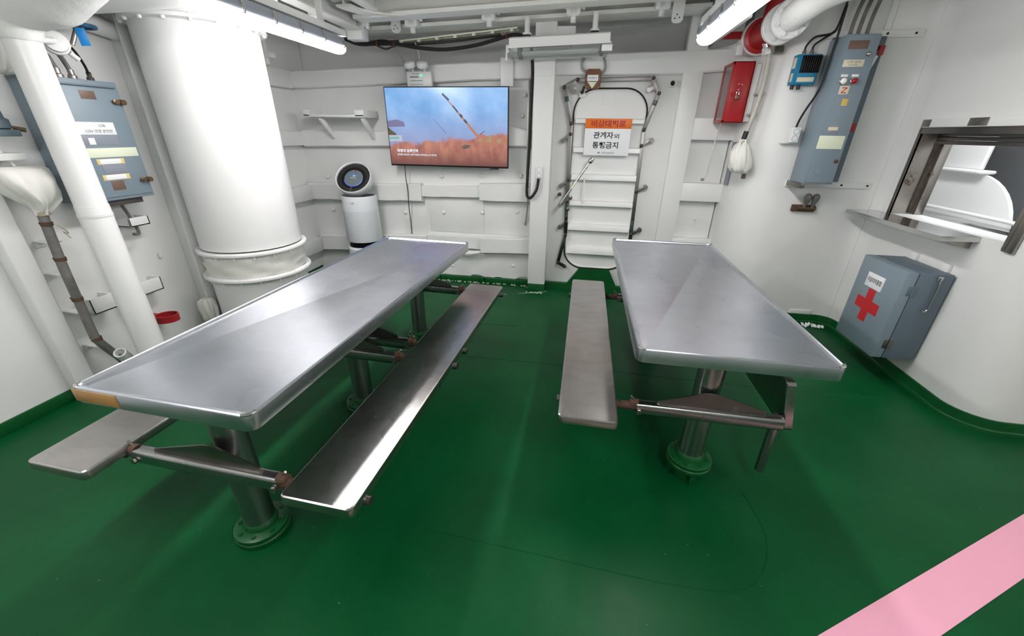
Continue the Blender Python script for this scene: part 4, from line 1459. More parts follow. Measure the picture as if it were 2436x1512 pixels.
hanger(-1.58, 2.425, label='white beam clamp between the rounded tab and the television')
hanger(-0.90, 2.455, label='white beam clamp above the left end of the unlit lamp')
hanger(-0.20, 2.47, label='white beam clamp above the right half of the unlit lamp')
hanger(0.485, 2.495, label='white beam clamp beside the right-hand rounded tab')
bx = thing('beam_bracket', 'white folded bracket block where the left girder meets the beam', 'bracket', (-2.1, 3.95, 2.36))
MB().box(-2.10, -1.96, 3.78, 3.90, 2.30, 2.40, 0.006).build('block', 'white', bx)
m = MB().prism([(-0.07, 0), (0.07, 0), (0.09, 0.1), (0.02, 0.06), (-0.02, 0.06), (-0.07, 0.12)], (-2.0, 3.80, 2.398), X, Z, Y, 0.07)
m.build('saddle', 'white', bx)
MB().cyl((-1.93, 3.84, 2.38), (-1.93, 3.84, 2.6), 0.016, seg=10).build('rod', 'white', bx)
# small capped nipples hanging from the deckhead
for i, (x, y, z) in enumerate(((-1.47, 3.62, 2.53), (0.83, 3.6, 2.50), (-1.78, 3.4, 2.47))):
    o = MB().lathe([(0.012, 0.2), (0.014, 0.05), (0.026, 0.045), (0.026, 0.02), (0.018, 0.018), (0.018, 0.0), (0.004, -0.006)], (x, y, z), Z, 12).build('drain_nipple', 'white')
    tag(o, ('white capped pipe nipple near the rounded tab on the left', 'white capped pipe nipple above the lit lamp on the right', 'white capped pipe nipple beside the left girder')[i], 'pipe fitting')


# ================================================================== LAMPS
def led_lamp(label, x, y0, y1, z, group='lit LED batten lamps'):
    t = thing('led_lamp', label, 'ceiling lamp', (x, (y0 + y1) / 2, z), group)
    w = 0.052
    hs = []
    for yy in (y0, y0 + 0.012, y1 - 0.012, y1):
        e = 0.012 if yy in (y0, y1) else 0.0
        hs.append([Vector((x + a, yy, z + b)) for a, b in [(-w + e + 0.003, 0.038), (-w + e + 0.004, 0.088 - e), (-w * 0.75 + e, 0.102 - e), (w * 0.75 - e, 0.102 - e), (w - e - 0.004, 0.088 - e), (w - e - 0.003, 0.038)]])
    MB().loops(hs).build('housing', 'lamp_grey', t)
    sec = [(-w, 0.042)] + [(-w * math.cos(math.radians(a)), 0.034 - 0.036 * math.sin(math.radians(a))) for a in range(0, 181, 20)] + [(w, 0.042)]
    L = []
    for yy, s in ((y0 - 0.004, 0.72), (y0 + 0.008, 0.93), (y0 + 0.03, 1.0), (y1 - 0.03, 1.0), (y1 - 0.008, 0.93), (y1 + 0.004, 0.72)):
        L.append([Vector((x + a * s, yy, z + 0.042 + (b - 0.042) * s)) for a, b in sec])
    MB().loops(L).build('diffuser', 'led_diffuser', t)
    cp = None
    n = 6
    for k in range(n):
        yy = y0 + 0.04 + (y1 - y0 - 0.08) * k / (n - 1)
        for s in (-1, 1):
            if s == 1 and cp is not None:
                pass
            m = MB().bar((x + s * (w + 0.002), yy, z + 0.034), (x + s * (w + 0.002), yy, z + 0.096), 0.024, 0.004, (s, 0, 0), 0.001)
            m.bar((x + s * (w + 0.005), yy, z + 0.04), (x + s * (w + 0.005), yy, z + 0.078), 0.014, 0.006, (s, 0, 0), 0.001)
            m.build('clip', 'steel_bright', t)
    m = MB().box(x - 0.028, x + 0.028, y0 - 0.03, y1 + 0.06, z + 0.118, z + 0.158, 0.003)
    m.build('mounting_rail', 'white', t)
    for yy in (y0 + 0.2, y1 - 0.2):
        MB().box(x - 0.02, x + 0.02, yy - 0.02, yy + 0.02, z + 0.10, z + 0.12, 0.003).build('spacer', 'steel_bright', t)
        MB().box(x - 0.022, x + 0.022, yy - 0.005, yy + 0.005, z + 0.157, 2.72 + tilt(x), 0.001).build('drop_strap', 'white', t)
    return t


led_lamp('lit LED batten lamp beside the large white vertical duct', -1.84, 1.96, 3.20, 2.10)
led_lamp('lit LED batten lamp beside the red valve, above the right-hand table', 0.655, 1.87, 3.10, 2.10)
led_lamp('added unseen LED batten lamp behind the viewpoint, left row', -1.84, -0.45, 0.77, 2.15)  # added out of view to brighten the left wall and near deck
led_lamp('added unseen LED batten lamp behind the viewpoint, right row', 0.9, -0.8, 0.42, 2.15)  # added unseen lamp, raises the room's brightness from behind
led_lamp('added unseen LED batten lamp out of view at far right', 3.2, -0.2, 1.0, 2.2)  # added unseen lamp, lifts the overall brightness from the right

# unlit fluorescent fitting above the door
fl = thing('fluorescent_fitting', 'unlit white fluorescent fitting with clear cover above the door', 'ceiling lamp', (-0.30, 3.97, 2.17))
tz = lambda x: 0.03 * (x + 0.30)
L = []
for x in (-0.712, 0.107):
    L.append([Vector((x, 3.8800, 2.2519 + tz(x))), Vector((x, 3.8800, 2.3128 + tz(x))), Vector((x, 3.8950, 2.3241 + tz(x))), Vector((x, 4.0400, 2.3241 + tz(x))), Vector((x, 4.0550, 2.3128 + tz(x))), Vector((x, 4.0550, 2.2519 + tz(x)))])
MB().loops(L).build('tray', 'white', fl)
L = []
for x in (-0.722, 0.118):
    L.append([Vector((x, 3.8700, 2.2451 + tz(x))), Vector((x, 3.8700, 2.2553 + tz(x))), Vector((x, 4.0650, 2.2553 + tz(x))), Vector((x, 4.0650, 2.2451 + tz(x)))])
MB().loops(L).build('rim', 'white', fl)
L = []
for x, e in ((-0.695, 0.0), (0.096, 0.0)):
    L.append([Vector((x, 3.8800, 2.2451 + tz(x))), Vector((x, 3.8920, 2.1842 + tz(x))), Vector((x, 3.9100, 2.1729 + tz(x))), Vector((x, 4.0250, 2.1729 + tz(x))), Vector((x, 4.0430, 2.1842 + tz(x))), Vector((x, 4.0550, 2.2451 + tz(x)))])
MB().loops(L).build('clear_cover', 'glass', fl)
for y in (3.9250, 4.0100):
    MB().cyl((-0.61, y, 2.2147 + tz(-0.61)), (0.02, y, 2.2147 + tz(0.02)), 0.013, seg=14).build('tube', 'tube_off', fl)
for x in (-0.63, 0.045):
    MB().box(x - 0.014, x + 0.014, 3.9000, 4.0350, 2.1921 + tz(x), 2.2451 + tz(x), 0.004).build('tube_holder', 'galley_grey', fl)
for x in (-0.575, -0.02):
    m = MB().cyl((x, 3.9700, 2.3218 + tz(x)), (x, 3.9700, 2.455 + tilt(x)), 0.022, seg=16)
    m.cyl((x, 3.9700, 2.3466 + tz(x)), (x, 3.9700, 2.3613 + tz(x)), 0.036, seg=16)
    m.build('stem', 'white', fl)
    MB().cyl((x, 3.9700, 2.3218 + tz(x)), (x, 3.9700, 2.3466 + tz(x)), 0.034, seg=16).build('rubber_mount', 'rubber', fl)
m = MB().box(-0.75, -0.72, 3.9400, 3.9800, 2.2090, 2.2711, 0.006)
m.box(-0.754, -0.737, 3.9500, 3.9700, 2.1583, 2.2203, 0.004)
m.build('latch', 'plastic', fl)
m = MB().box(0.045, 0.13, 3.8650, 3.8900, 2.2034, 2.2485, 0.006)
m.build('latch', 'plastic', fl)

# ================================================================== LEFT SIDE
# large vertical ventilation trunk
vd = thing('ventilation_duct', 'large white vertical ventilation duct with bolted flanges', 'duct', (-2.65, 2.83, 0))
dx, dy = -2.65, 2.83
MB().lathe([(0.36, 0.76), (0.363, 2.20)], (dx, dy, 0), Z, 64, False).build('upper_tube', 'white_pipe', vd)
MB().lathe([(0.352, 0.0), (0.352, 0.52)], (dx, dy, 0), Z, 64, False).build('lower_tube', 'white_pipe', vd)
m = MB()
prof = [(0.352, 0.545), (0.362, 0.57), (0.358, 0.60), (0.368, 0.63), (0.360, 0.66), (0.366, 0.69), (0.354, 0.72)]
seg = 64
vs, fs = [], []
for r, z in prof:
    for k in range(seg):
        a = 2 * math.pi * k / seg
        rr = r + 0.006 * math.sin(7 * a + z * 40) + 0.004 * math.sin(13 * a - z * 70)
        vs.append((dx + rr * math.cos(a), dy + rr * math.sin(a), z))
for i in range(len(prof) - 1):
    for k in range(seg):
        fs.append((i * seg + k, i * seg + (k + 1) % seg, (i + 1) * seg + (k + 1) % seg, (i + 1) * seg + k))
m.add(vs, fs)
m.build('canvas_sleeve', 'cloth', vd, 60)
fls = []
for z in (0.735, 0.535):
    fls.append(MB().lathe([(0.35, z - 0.012), (0.392, z - 0.01), (0.395, z), (0.392, z + 0.01), (0.36, z + 0.014)], (dx, dy, 0), Z, 64).build('flange', 'white_pipe', vd))
top_fl = MB().lathe([(0.362, 2.19), (0.408, 2.195), (0.411, 2.205), (0.408, 2.215), (0.36, 2.218)], (dx, dy, 0), Z, 64).build('flange', 'white_pipe', vd)
MB().lathe([(0.362, 2.215), (0.362, 2.76)], (dx, dy, 0), Z, 64, False).build('top_tube', 'white_pipe', vd)
bt = None
for fl_, z, up in ((fls[0], 0.722, -1), (fls[1], 0.522, -1), (top_fl, 2.19, -1)):
    n = 18
    for k in range(n):
        a = 2 * math.pi * (k + 0.5) / n
        rr = 0.385 if z < 2 else 0.392
        p = Vector((dx + rr * math.cos(a), dy + rr * math.sin(a), z))
        if math.cos(a) < -0.75 or math.sin(a) > 0.75:
            continue
        big = z > 2
        b = MB().cyl(p + Z * 0.03, p - Z * (0.012 if big else 0.02), 0.011 if big else 0.004, seg=8).build('flange_bolt', 'white_pipe', fl_)
# vertical service pipe in front of the cabinet
pp = thing('service_pipe', 'white vertical service pipe in front of the grey cabinet', 'pipe', (-2.8, 1.91, 0))
MB().lathe([(0.076, 0), (0.076, 1.18), (0.0745, 1.185), (0.073, 1.19), (0.072, 2.05)], (-2.8, 1.91, 0), Z, 32).build('pipe', 'white_pipe', pp)
MB().lathe([(0.0775, 1.12), (0.079, 1.13), (0.0775, 1.14)], (-2.8, 1.91, 0), Z, 32).build('weld_ring', 'white_pipe', pp)
# lagged elbow above it
le = thing('lagged_elbow', 'big lagged white pipe elbow above the service pipe', 'pipe', (-2.7, 1.9, 2.0))
m = MB()
m.tube([(-2.8, 1.91, 1.98), (-2.79, 1.91, 2.06), (-2.73, 1.92, 2.14), (-2.62, 1.93, 2.21), (-2.45, 1.92, 2.29), (-2.25, 1.9, 2.36), (-2.1, 1.88, 2.5)], [0.078, 0.10, 0.15, 0.19, 0.20, 0.19, 0.17], 24, 6)
m.build('lagging', 'insulation', le)
MB().tube([(-3.12, 2.24, 2.30), (-2.7, 2.24, 2.30), (-2.3, 2.24, 2.31), (-2.1, 2.24, 2.32)], 0.14, 24, 4).build('cross_pipe', 'white_pipe', le)
o = MB().tube([(-3.07, 2.42, 2.18), (-3.07, 2.5, 2.17), (-3.07, 2.7, 2.15), (-3.07, 3.3, 2.14)], 0.05, 16, 4).build('small_pipe', 'white_pipe')
tag(o, 'slim white pipe high on the left wall running behind the duct', 'pipe')

# distribution cabinet
X0 = -2.95
gc = thing('electrical_cabinet', 'wide grey electrical cabinet behind the white service pipe', 'cabinet', (-3.04, 2.22, 1.165))
MB().box(LW + 0.002, X0, 1.988, 2.412, 1.17, 1.848, 0.006).build('body', 'grey_blue', gc)
dr = MB().box(X0 - 0.004, X0 + 0.006, 2.03, 2.40, 1.19, 1.822, 0.003).build('door', 'grey_blue', gc)
MB().box(X0 + 0.004, X0 + 0.02, 2.03, 2.385, 1.812, 1.822, 0.002).build('drip_edge', 'grey_blue_dark', gc)


def xcard(y0, y1, z0, z1, mat, parent, name, x=X0 + 0.006):
    return MB().box(x, x + 0.0015, y0, y1, z0, z1, 0.0004).build(name, mat, parent)


NY = Vector((0, 1, 0))
xcard(2.18, 2.262, 1.745, 1.79, 'brown_plate', dr, 'maker_plate')
c = xcard(2.08, 2.305, 1.553, 1.622, 'card', dr, 'name_card')
text('L06', 'lettering', 'ink_grey', c, (X0 + 0.0076, 2.235, 1.604), NY, Z, 0.016, 0.036, 0.0)
text('115V 조명 분전반', 'lettering', 'ink_grey', c, (X0 + 0.0076, 2.21, 1.573), NY, Z, 0.018, 0.15, 0.004)
xcard(2.06, 2.30, 1.495, 1.55, 'film_grey', dr, 'film_label')
xcard(2.13, 2.165, 1.498, 1.535, 'card', dr, 'torn_label', X0 + 0.0078)
xcard(2.05, 2.392, 1.425, 1.478, 'cream', dr, 'cream_strip')
for z0 in (1.384, 1.292):
    s = xcard(2.13, 2.29, z0, z0 + 0.032, 'label_tape', dr, 'label_tape')
    xcard(2.147, 2.268, z0 + 0.002, z0 + 0.030, 'card', s, 'paper_insert', X0 + 0.0072)
xcard(2.15, 2.29, 1.328, 1.38, 'film_grey', dr, 'film_label')
xcard(2.165, 2.24, 1.23, 1.286, 'brown_plate', dr, 'maker_plate')
for z in (1.738, 1.278):
    m = MB().cyl((X0 + 0.004, 2.362, z), (X0 + 0.03, 2.362, z), 0.013, seg=14)
    m.bar((X0 + 0.024, 2.34, z + 0.004), (X0 + 0.024, 2.41, z), 0.02, 0.008, (1, 0, 0), 0.002)
    m.cyl((X0 + 0.0, 2.395, z), (X0 + 0.036, 2.395, z), 0.016, seg=14)
    m.build('latch', 'brass_bolt', dr)
m = MB()
m.box(LW + 0.05, X0 - 0.02, 2.1, 2.34, 1.135, 1.172, 0.003)
m.build('gland_plate', 'cable_dark', gc)
# cable glands and cables on top
for i, (y, r) in enumerate(((2.10, 0.015), (2.165, 0.017), (2.235, 0.015), (2.33, 0.012))):
    MB().lathe([(r + 0.006, 0), (r + 0.006, 0.02), (r, 0.024), (r, 0.05)], (-3.02, y, 1.847), Z, 12).build('cable_gland', 'steel_worn' if i < 3 else 'cable_dark', gc)
    tx = -2.99
    pts = [(-3.02, y, 1.89), (-3.03, y - 0.01, 1.95), (-3.04, y - 0.03, 2.02), (-3.05, y - 0.06, 2.2), (-3.06, y - 0.06, 2.5)] if i < 3 else [(-3.02, y, 1.88), (-2.99, y - 0.03, 1.93), (-2.95, 2.25, 1.98), (-2.93, 2.22, 2.0)]
    o = MB().tube(pts, r * 0.8 if i < 3 else 0.007, 10, 5).build('cabinet_cable', 'conduit' if i < 3 else 'rubber')
    tag(o, ('grey armoured cable entering the wide cabinet top, nearest the service pipe', 'grey armoured cable entering the wide cabinet top, middle of three', 'grey armoured cable entering the wide cabinet top, nearest the black lead',
            'thin black lead from the round junction box to the wide cabinet')[i], 'cable', 'cables into the wide grey cabinet')
# round junction box, blue handwheel and tag
rj = thing('round_junction_box', 'round white cable junction box beside the service pipe', 'junction box', (-2.92, 2.16, 2.0))
MB().lathe([(0.052, 0), (0.058, 0.006), (0.058, 0.03), (0.05, 0.036), (0.046, 0.05), (0.02, 0.054)], (-2.95, 2.16, 2.01), (0.85, -0.45, 0.1), 26).build('body', 'white', rj)
MB().cyl((-2.92, 2.145, 2.02), (-2.85, 2.0, 2.0), 0.016, seg=12).build('inlet_tube', 'white', rj)
MB().cyl((-2.93, 2.2, 1.975), (-2.93, 2.235, 1.945), 0.014, seg=10).build('cable_gland', 'white', rj)
hw = thing('valve_handwheel', 'blue valve handwheel with stem under the lagged elbow', 'handwheel', (-2.88, 2.27, 2.14))
wc = Vector((-2.9, 2.29, 2.115))
m = MB()
m.tube([wc + Vector((0.062 * math.cos(math.radians(a)), 0.062 * math.sin(math.radians(a)), 0.0)) for a in range(0, 361, 15)], 0.010, 10, 1)
m.build('rim', 'wheel_blue', hw)
for a in (20, 140, 260):
    MB().cyl(wc, wc + Vector((0.06 * math.cos(math.radians(a)), 0.06 * math.sin(math.radians(a)), 0)), 0.007, seg=8).build('spoke', 'wheel_blue', hw)
MB().cyl(wc + Vector((0.0, 0.0, 0.03)), wc + Vector((-0.03, -0.06, -0.1)), 0.011, seg=10).build('stem', 'steel_worn', hw)
tg = thing('valve_tag', 'bright blue plastic tag hanging from the handwheel', 'tag', (-2.89, 2.27, 2.0))
MB().obox((-2.89, 2.272, 2.06), (0.6, 0.78, 0.1), (0.05, -0.1, 1), (0.78, -0.6, 0.05), 0.042, 0.085, 0.002, 0.0005).build('plate', 'tag_blue', tg)
MB().tube([(-2.89, 2.27, 2.1), (-2.888, 2.272, 2.115), (-2.886, 2.27, 2.132)], 0.0015, 6, 3).build('tie', 'steel_worn', tg)

# white post, conduit with hood bag
o = MB().box(-3.125, -3.04, 1.595, 1.70, 0.0, 2.3, 0.012, 3).build('wall_post', 'white_pipe')
tag(o, 'white square post on the wall beside the weathered conduit', 'post')
cp_ = thing('conduit_pipe', 'weathered grey conduit pipe rising to the hooded speaker', 'pipe', (-2.95, 1.74, 0.2))
MB().tube([(-2.96, 1.772, 1.16), (-2.955, 1.76, 1.05), (-2.95, 1.745, 0.85), (-2.95, 1.74, 0.62), (-2.95, 1.735, 0.42), (-2.95, 1.745, 0.36), (-2.955, 1.78, 0.28), (-2.97, 1.83, 0.18), (-3.0, 1.87, 0.06), (-3.0, 1.88, 0)], 0.0235, 14, 6).build('pipe', 'conduit', cp_)
for z, y in ((1.10, 1.763), (0.90, 1.749), (0.655, 1.740), (0.385, 1.74)):
    m = MB().lathe([(0.027, -0.010), (0.027, 0.010)], (-2.95, y, z), (0, 0.05, 1), 14)
    m.box(-3.0, -2.955, y - 0.004, y + 0.034, z - 0.006, z + 0.006)
    m.build('pipe_clip', 'rust', cp_)
MB().tube([(-2.93, 1.79, 1.09), (-2.915, 1.81, 1.06), (-2.91, 1.815, 1.035), (-2.918, 1.80, 1.05), (-2.905, 1.815, 1.01)], 0.003, 6, 4).build('cord', 'rope', cp_)


def bag(name, label, rings, mat='cloth', single=False, seg=44, wob=0.008, cat='cover'):
    """rings: (centre, rx along a, ry along b, a, b) from top to bottom"""
    t = None if single else thing(name, label, cat, rings[0][0])
    m = MB()
    L = []
    for i, (c, rx, ry, a, b) in enumerate(rings):
        c, a, b = Vector(c), Vector(a).normalized(), Vector(b).normalized()
        row = []
        for k in range(seg):
            th = 2 * math.pi * k / seg
            cs, sn = math.cos(th), math.sin(th)
            sq = 1.0 / max(abs(cs), abs(sn)) ** 0.35
            w = 1 + wob / max(rx, 0.02) * (math.sin(5 * th + i * 0.9) + 0.7 * math.sin(9 * th - i * 1.3) + 0.5 * math.sin(14 * th + i * 0.6))
            row.append(c + a * (rx * cs * sq * w) + b * (ry * sn * sq * w))
        L.append(row)
    m.loops(L)
    if single:
        return tag(m.build(name, mat, None, 70), label, cat)
    m.build('canvas', mat, t, 70)
    return t


hb = bag('speaker_cover', 'white canvas hood at the top of the weathered conduit', [
    ((-2.99, 1.76, 1.40), 0.10, 0.05, Y, X), ((-2.98, 1.762, 1.385), 0.118, 0.09, Y, X), ((-2.97, 1.765, 1.33), 0.115, 0.11, Y, X), ((-2.965, 1.775, 1.27), 0.095, 0.10, Y, X),
    ((-2.96, 1.785, 1.22), 0.062, 0.075, Y, X), ((-2.958, 1.778, 1.18), 0.034, 0.04, Y, X), ((-2.957, 1.774, 1.15), 0.026, 0.026, Y, X)])
MB().lathe([(0.03, -0.01), (0.031, 0), (0.03, 0.01)], (-2.957, 1.773, 1.155), Z, 14).build('tie_cord', 'rope', hb)
o = MB().tube([(-3.1, 1.70, 2.1), (-3.09, 1.73, 1.8), (-3.05, 1.76, 1.52), (-3.0, 1.78, 1.39)], 0.006, 8, 4).build('thin_cable', 'white')
tag(o, 'thin white cable dropping into the canvas hood', 'cable')
wl2 = thing('wall_valve', 'small grey-green valve with brass stem above the canvas hood', 'valve', (-3.05, 1.82, 1.55))
MB().lathe([(0.03, 0), (0.045, 0.01), (0.045, 0.05), (0.032, 0.06), (0.03, 0.1), (0.018, 0.12)], (-3.02, 1.80, 1.575), Z, 18).build('body', 'grey_blue_dark', wl2)
MB().box(-3.12, -2.97, 1.745, 1.85, 1.545, 1.578, 0.004).build('base', 'grey_blue_dark', wl2)
MB().cyl((-3.0, 1.84, 1.585), (-2.98, 1.88, 1.575), 0.012, seg=10).build('stem', 'brass_bolt', wl2)
o = MB().box(LW, -2.98, 1.70, 1.83, 1.43, 1.465, 0.004).build('wall_bracket', 'white')
tag(o, 'white bracket ledge on the wall above the canvas hood', 'bracket')
hb2 = bag('canvas_wrap', 'white canvas wrap on the wall above the grey-green valve', [
    ((-3.03, 1.93, 2.02), 0.05, 0.05, Y, X), ((-3.02, 1.93, 2.0), 0.075, 0.07, Y, X), ((-3.02, 1.92, 1.93), 0.07, 0.08, Y, X), ((-3.03, 1.92, 1.86), 0.06, 0.06, Y, X), ((-3.05, 1.92, 1.84), 0.03, 0.03, Y, X)], single=True)
# thin conduits below the cabinet with flat brackets and a red ring
o = MB().tube([(-3.06, 2.09, 1.14), (-3.06, 2.08, 1.0), (-3.05, 2.07, 0.75), (-3.05, 2.06, 0.6), (-3.05, 2.09, 0.4), (-3.04, 2.10, 0.25)], 0.014, 10, 4).build('thin_conduit', 'steel_worn')
tag(o, 'thin steel conduit running down beside the service pipe', 'pipe')
o = MB().tube([(-3.07, 2.26, 1.14), (-3.06, 2.28, 1.05), (-3.05, 2.29, 0.97), (-3.02, 2.27, 0.93), (-3.0, 2.22, 0.935)], 0.010, 8, 5).build('hook_cable', 'conduit')
tag(o, 'short grey cable hooked below the wide grey cabinet', 'cable')
for y0, y1, z0, z1, lb in ((2.235, 2.37, 0.975, 1.035, 'white flat bracket under the wide grey cabinet'), (1.83, 1.97, 0.50, 0.60, 'white box bracket behind the foot of the service pipe'), (2.15, 2.30, 0.51, 0.605, 'white drilled bracket above the red holder ring')):
    m = MB().box(LW, LW + 0.11, y0, y1, z0, z0 + 0.01, 0.002).box(LW + 0.10, LW + 0.11, y0, y1, z0, z1, 0.002).box(LW, LW + 0.11, y1 - 0.01, y1, z0, z1, 0.002).box(LW, LW + 0.11, y0, y0 + 0.01, z0, z1, 0.002)
    o = m.build('flat_bracket', 'white')
    tag(o, lb, 'bracket')
rg = MB().lathe([(0.072, 0), (0.072, 0.05), (0.064, 0.05), (0.064, 0)], (-2.99, 2.22, 0.285), (0.0, 0.05, 1), 32, False)
rg.add([], [])
n = len(rg.v)
rg.f += [(i, (i + 1) % 32, 96 + (i + 1) % 32, 96 + i) for i in range(32)]
o = rg.build('holder_ring', 'red')
tag(o, 'red steel holder ring low on the left wall', 'holder')
MB().box(LW, -3.06, 2.205, 2.235, 0.295, 0.33, 0.003).build('mount', 'red', o)
o = MB().lathe([(0.034, 0), (0.034, 0.09), (0.026, 0.09), (0.026, 0.02), (0.002, 0.02)], (-2.93, 1.835, 0.19), (0.35, -0.5, 0.8), 20, False).build('pipe_stub', 'white')
tag(o, 'open white pipe stub at the foot of the weathered conduit', 'pipe')
o = bag('cloth_bundle', 'small white wrapped valve between wall frame and duct', [
    ((-2.99, 2.56, 0.33), 0.03, 0.03, Y, X), ((-2.99, 2.56, 0.31), 0.05, 0.05, Y, X), ((-2.99, 2.56, 0.24), 0.055, 0.06, Y, X), ((-2.99, 2.56, 0.16), 0.05, 0.05, Y, X), ((-2.99, 2.56, 0.12), 0.03, 0.03, Y, X)], single=True)

# ================================================================== RIGHT SIDE
# fire-hose cabinet with glazed door
fc = thing('fire_cabinet', 'red wall cabinet with glazed door and padlock', 'cabinet', (1.18, 4.12, 1.70))
fx, fy0, fy1, fz0, fz1 = 1.10, 4.0, 4.25, 1.70, 2.14
m = MB().box(fx + 0.012, 1.265, fy0, fy0 + 0.008, fz0, fz1, 0.002).box(fx + 0.012, 1.265, fy1 - 0.008, fy1, fz0, fz1, 0.002)
m.box(fx + 0.012, 1.265, fy0, fy1, fz0, fz0 + 0.008, 0.002).box(fx + 0.012, 1.265, fy0, fy1, fz1 - 0.008, fz1, 0.002).box(1.258, 1.265, fy0, fy1, fz0, fz1)
m.build('body', 'red', fc)
fd = MB()
for a in ((fy0, fy0 + 0.022, fz0, fz1), (fy1 - 0.022, fy1, fz0, fz1), (fy0, fy1, fz0, fz0 + 0.022), (fy0, fy1, fz1 - 0.022, fz1)):
    fd.box(fx, fx + 0.016, a[0], a[1], a[2], a[3], 0.003)
fd = fd.build('door_frame', 'red', fc)
MB().box(fx + 0.006, fx + 0.010, fy0 + 0.02, fy1 - 0.02, fz0 + 0.02, fz1 - 0.02).build('glass_pane', 'glass', fd)
MB().box(1.252, 1.257, fy0 + 0.01, fy1 - 0.01, fz0 + 0.01, fz1 - 0.01).build('inner_back', 'film_grey', fc)
MB().box(1.262, 1.33, 4.05, 4.12, 1.71, 2.13, 0.004).build('mounting_strip', 'white', fc)
m = MB().box(1.115, 1.175, fy0 - 0.008, fy0, 1.915, 1.925, 0.002).tube([(1.135, fy0 - 0.01, 1.92), (1.128, fy0 - 0.016, 1.905), (1.135, fy0 - 0.018, 1.892), (1.142, fy0 - 0.012, 1.905)], 0.003, 6, 4)
hs_ = m.build('hasp', 'red_dirty', fc)
pl = MB().box(1.158, 1.186, fy0 - 0.03, fy0 - 0.014, 1.868, 1.903, 0.004).build('padlock', 'brass_bolt', fc)
MB().tube([(1.163, fy0 - 0.022, 1.9), (1.163, fy0 - 0.022, 1.922), (1.172, fy0 - 0.022, 1.93), (1.181, fy0 - 0.022, 1.922), (1.181, fy0 - 0.022, 1.9)], 0.0035, 8, 4).build('shackle', 'chrome', pl)
m = MB()
for x, z in ((1.195, 1.975), (1.175, 1.94), (1.17, 1.98)):
    m.box(x, x + 0.008, fy0 - 0.0015, fy0 + 0.001, z, z + 0.006)
m.build('paint_chips', 'card', fc)['kind'] = 'stuff'
# pull cord from the cabinet
o = MB().tube([(1.16, 4.2, 1.70), (1.155, 4.255, 1.6), (1.14, 4.262, 1.4), (1.13, 4.262, 1.26), (1.115, 4.26, 1.225)], 0.005, 8, 4).build('thin_cable', 'white')
tag(o, 'thin white cable running down below the red cabinet', 'cable')
MB().box(1.095, 1.125, 4.25, 4.27, 1.205, 1.23, 0.004).build('end_clip', 'cable_grey', o)
for (z, x) in ((0.83, 1.14),):
    o = MB().cyl((x, 4.36, z), (x, 4.29, z), 0.008, seg=8).cyl((x, 4.30, z), (x, 4.30, z - 0.06), 0.005, seg=8).build('wall_hook', 'white')
    tag(o, 'small white wall hook in the bay right of the door', 'hook')

# fire main with flanges, red valve body and white valve
fm = thing('fire_main', 'white lagged pipe with red flanged valve above the red cabinet', 'pipe', (1.28, 3.7, 2.3))
px, pz = 1.27, 2.315
MB().tube([(1.0, 4.42, 2.24), (1.06, 4.36, 2.24), (1.14, 4.33, 2.255), (1.21, 4.3, 2.28), (px, 4.24, pz)], 0.055, 16, 5).build('far_pipe', 'insulation', fm)
MB().lathe([(0.07, 4.30), (0.105, 4.28), (0.115, 4.24), (0.115, 4.14), (0.10, 4.11), (0.075, 4.10)], (px, 0, pz), Y, 28).build('white_valve', 'white_pipe', fm)
MB().lathe([(0.07, 4.105), (0.125, 4.10), (0.13, 4.095), (0.13, 4.07), (0.125, 4.065)], (px, 0, pz), Y, 32).build('rear_flange', 'white_pipe', fm)
rv = MB().lathe([(0.118, 4.066), (0.12, 4.04), (0.095, 4.03), (0.085, 3.98), (0.085, 3.80), (0.095, 3.73), (0.118, 3.72), (0.118, 3.70)], (px, 0, pz), Y, 32).build('red_valve', 'red_dirty', fm)
MB().cyl((px, 3.90, pz), (px + 0.02, 3.90, pz + 0.22), 0.07, seg=20).build('bonnet', 'red_dirty', rv)
m = MB().cyl((px, 3.89, pz - 0.06), (px + 0.028, 3.882, pz - 0.125), 0.034, seg=20)
m.cyl((px + 0.022, 3.882, pz - 0.105), (px + 0.03, 3.88, pz - 0.15), 0.046, seg=8)
m.build('union_nut', 'chrome', fm)
MB().cyl((px + 0.06, 3.87, pz - 0.125), (px + 0.12, 3.865, pz - 0.12), 0.026, seg=8).build('side_plug', 'steel_dark', fm)
f1 = MB().lathe([(0.085, 3.705), (0.12, 3.70), (0.124, 3.695), (0.124, 3.665), (0.118, 3.66), (0.08, 3.66)], (px, 0, pz), Y, 36).build('front_flange', 'white_pipe', fm)
for k in range(8):
    a = math.radians(22.5 + 45 * k)
    p = Vector((px + 0.1 * math.cos(a), 3.663, pz + 0.1 * math.sin(a)))
    MB().cyl(p, p - Y * 0.02, 0.014, seg=8).build('flange_bolt', 'white_pipe', f1)
MB().cyl((px, 3.665, pz), (px, 3.52, pz), 0.075, seg=28).build('spool', 'white_pipe', fm)
f2 = MB().lathe([(0.075, 3.555), (0.116, 3.55), (0.12, 3.54), (0.12, 3.515), (0.114, 3.505), (0.075, 3.50)], (px, 0, pz), Y, 36).build('near_flange', 'white_pipe', fm)
for k in range(8):
    a = math.radians(22.5 + 45 * k)
    p = Vector((px + 0.097 * math.cos(a), 3.508, pz + 0.097 * math.sin(a)))
    MB().cyl(p, p - Y * 0.024, 0.014, seg=8).build('flange_bolt', 'white_pipe', f2)
MB().tube([(px, 3.52, pz), (px, 3.44, pz + 0.01), (px + 0.035, 3.37, pz + 0.04), (px + 0.12, 3.33, pz + 0.09), (px + 0.27, 3.32, pz + 0.13), (px + 0.6, 3.31, pz + 0.16), (2.25, 3.30, 2.50)], 0.082, 20, 6).build('lagged_bend', 'insulation', fm)
m = MB().box(1.115, 1.165, 4.06, 4.066, 2.19, 2.26, 0.002)
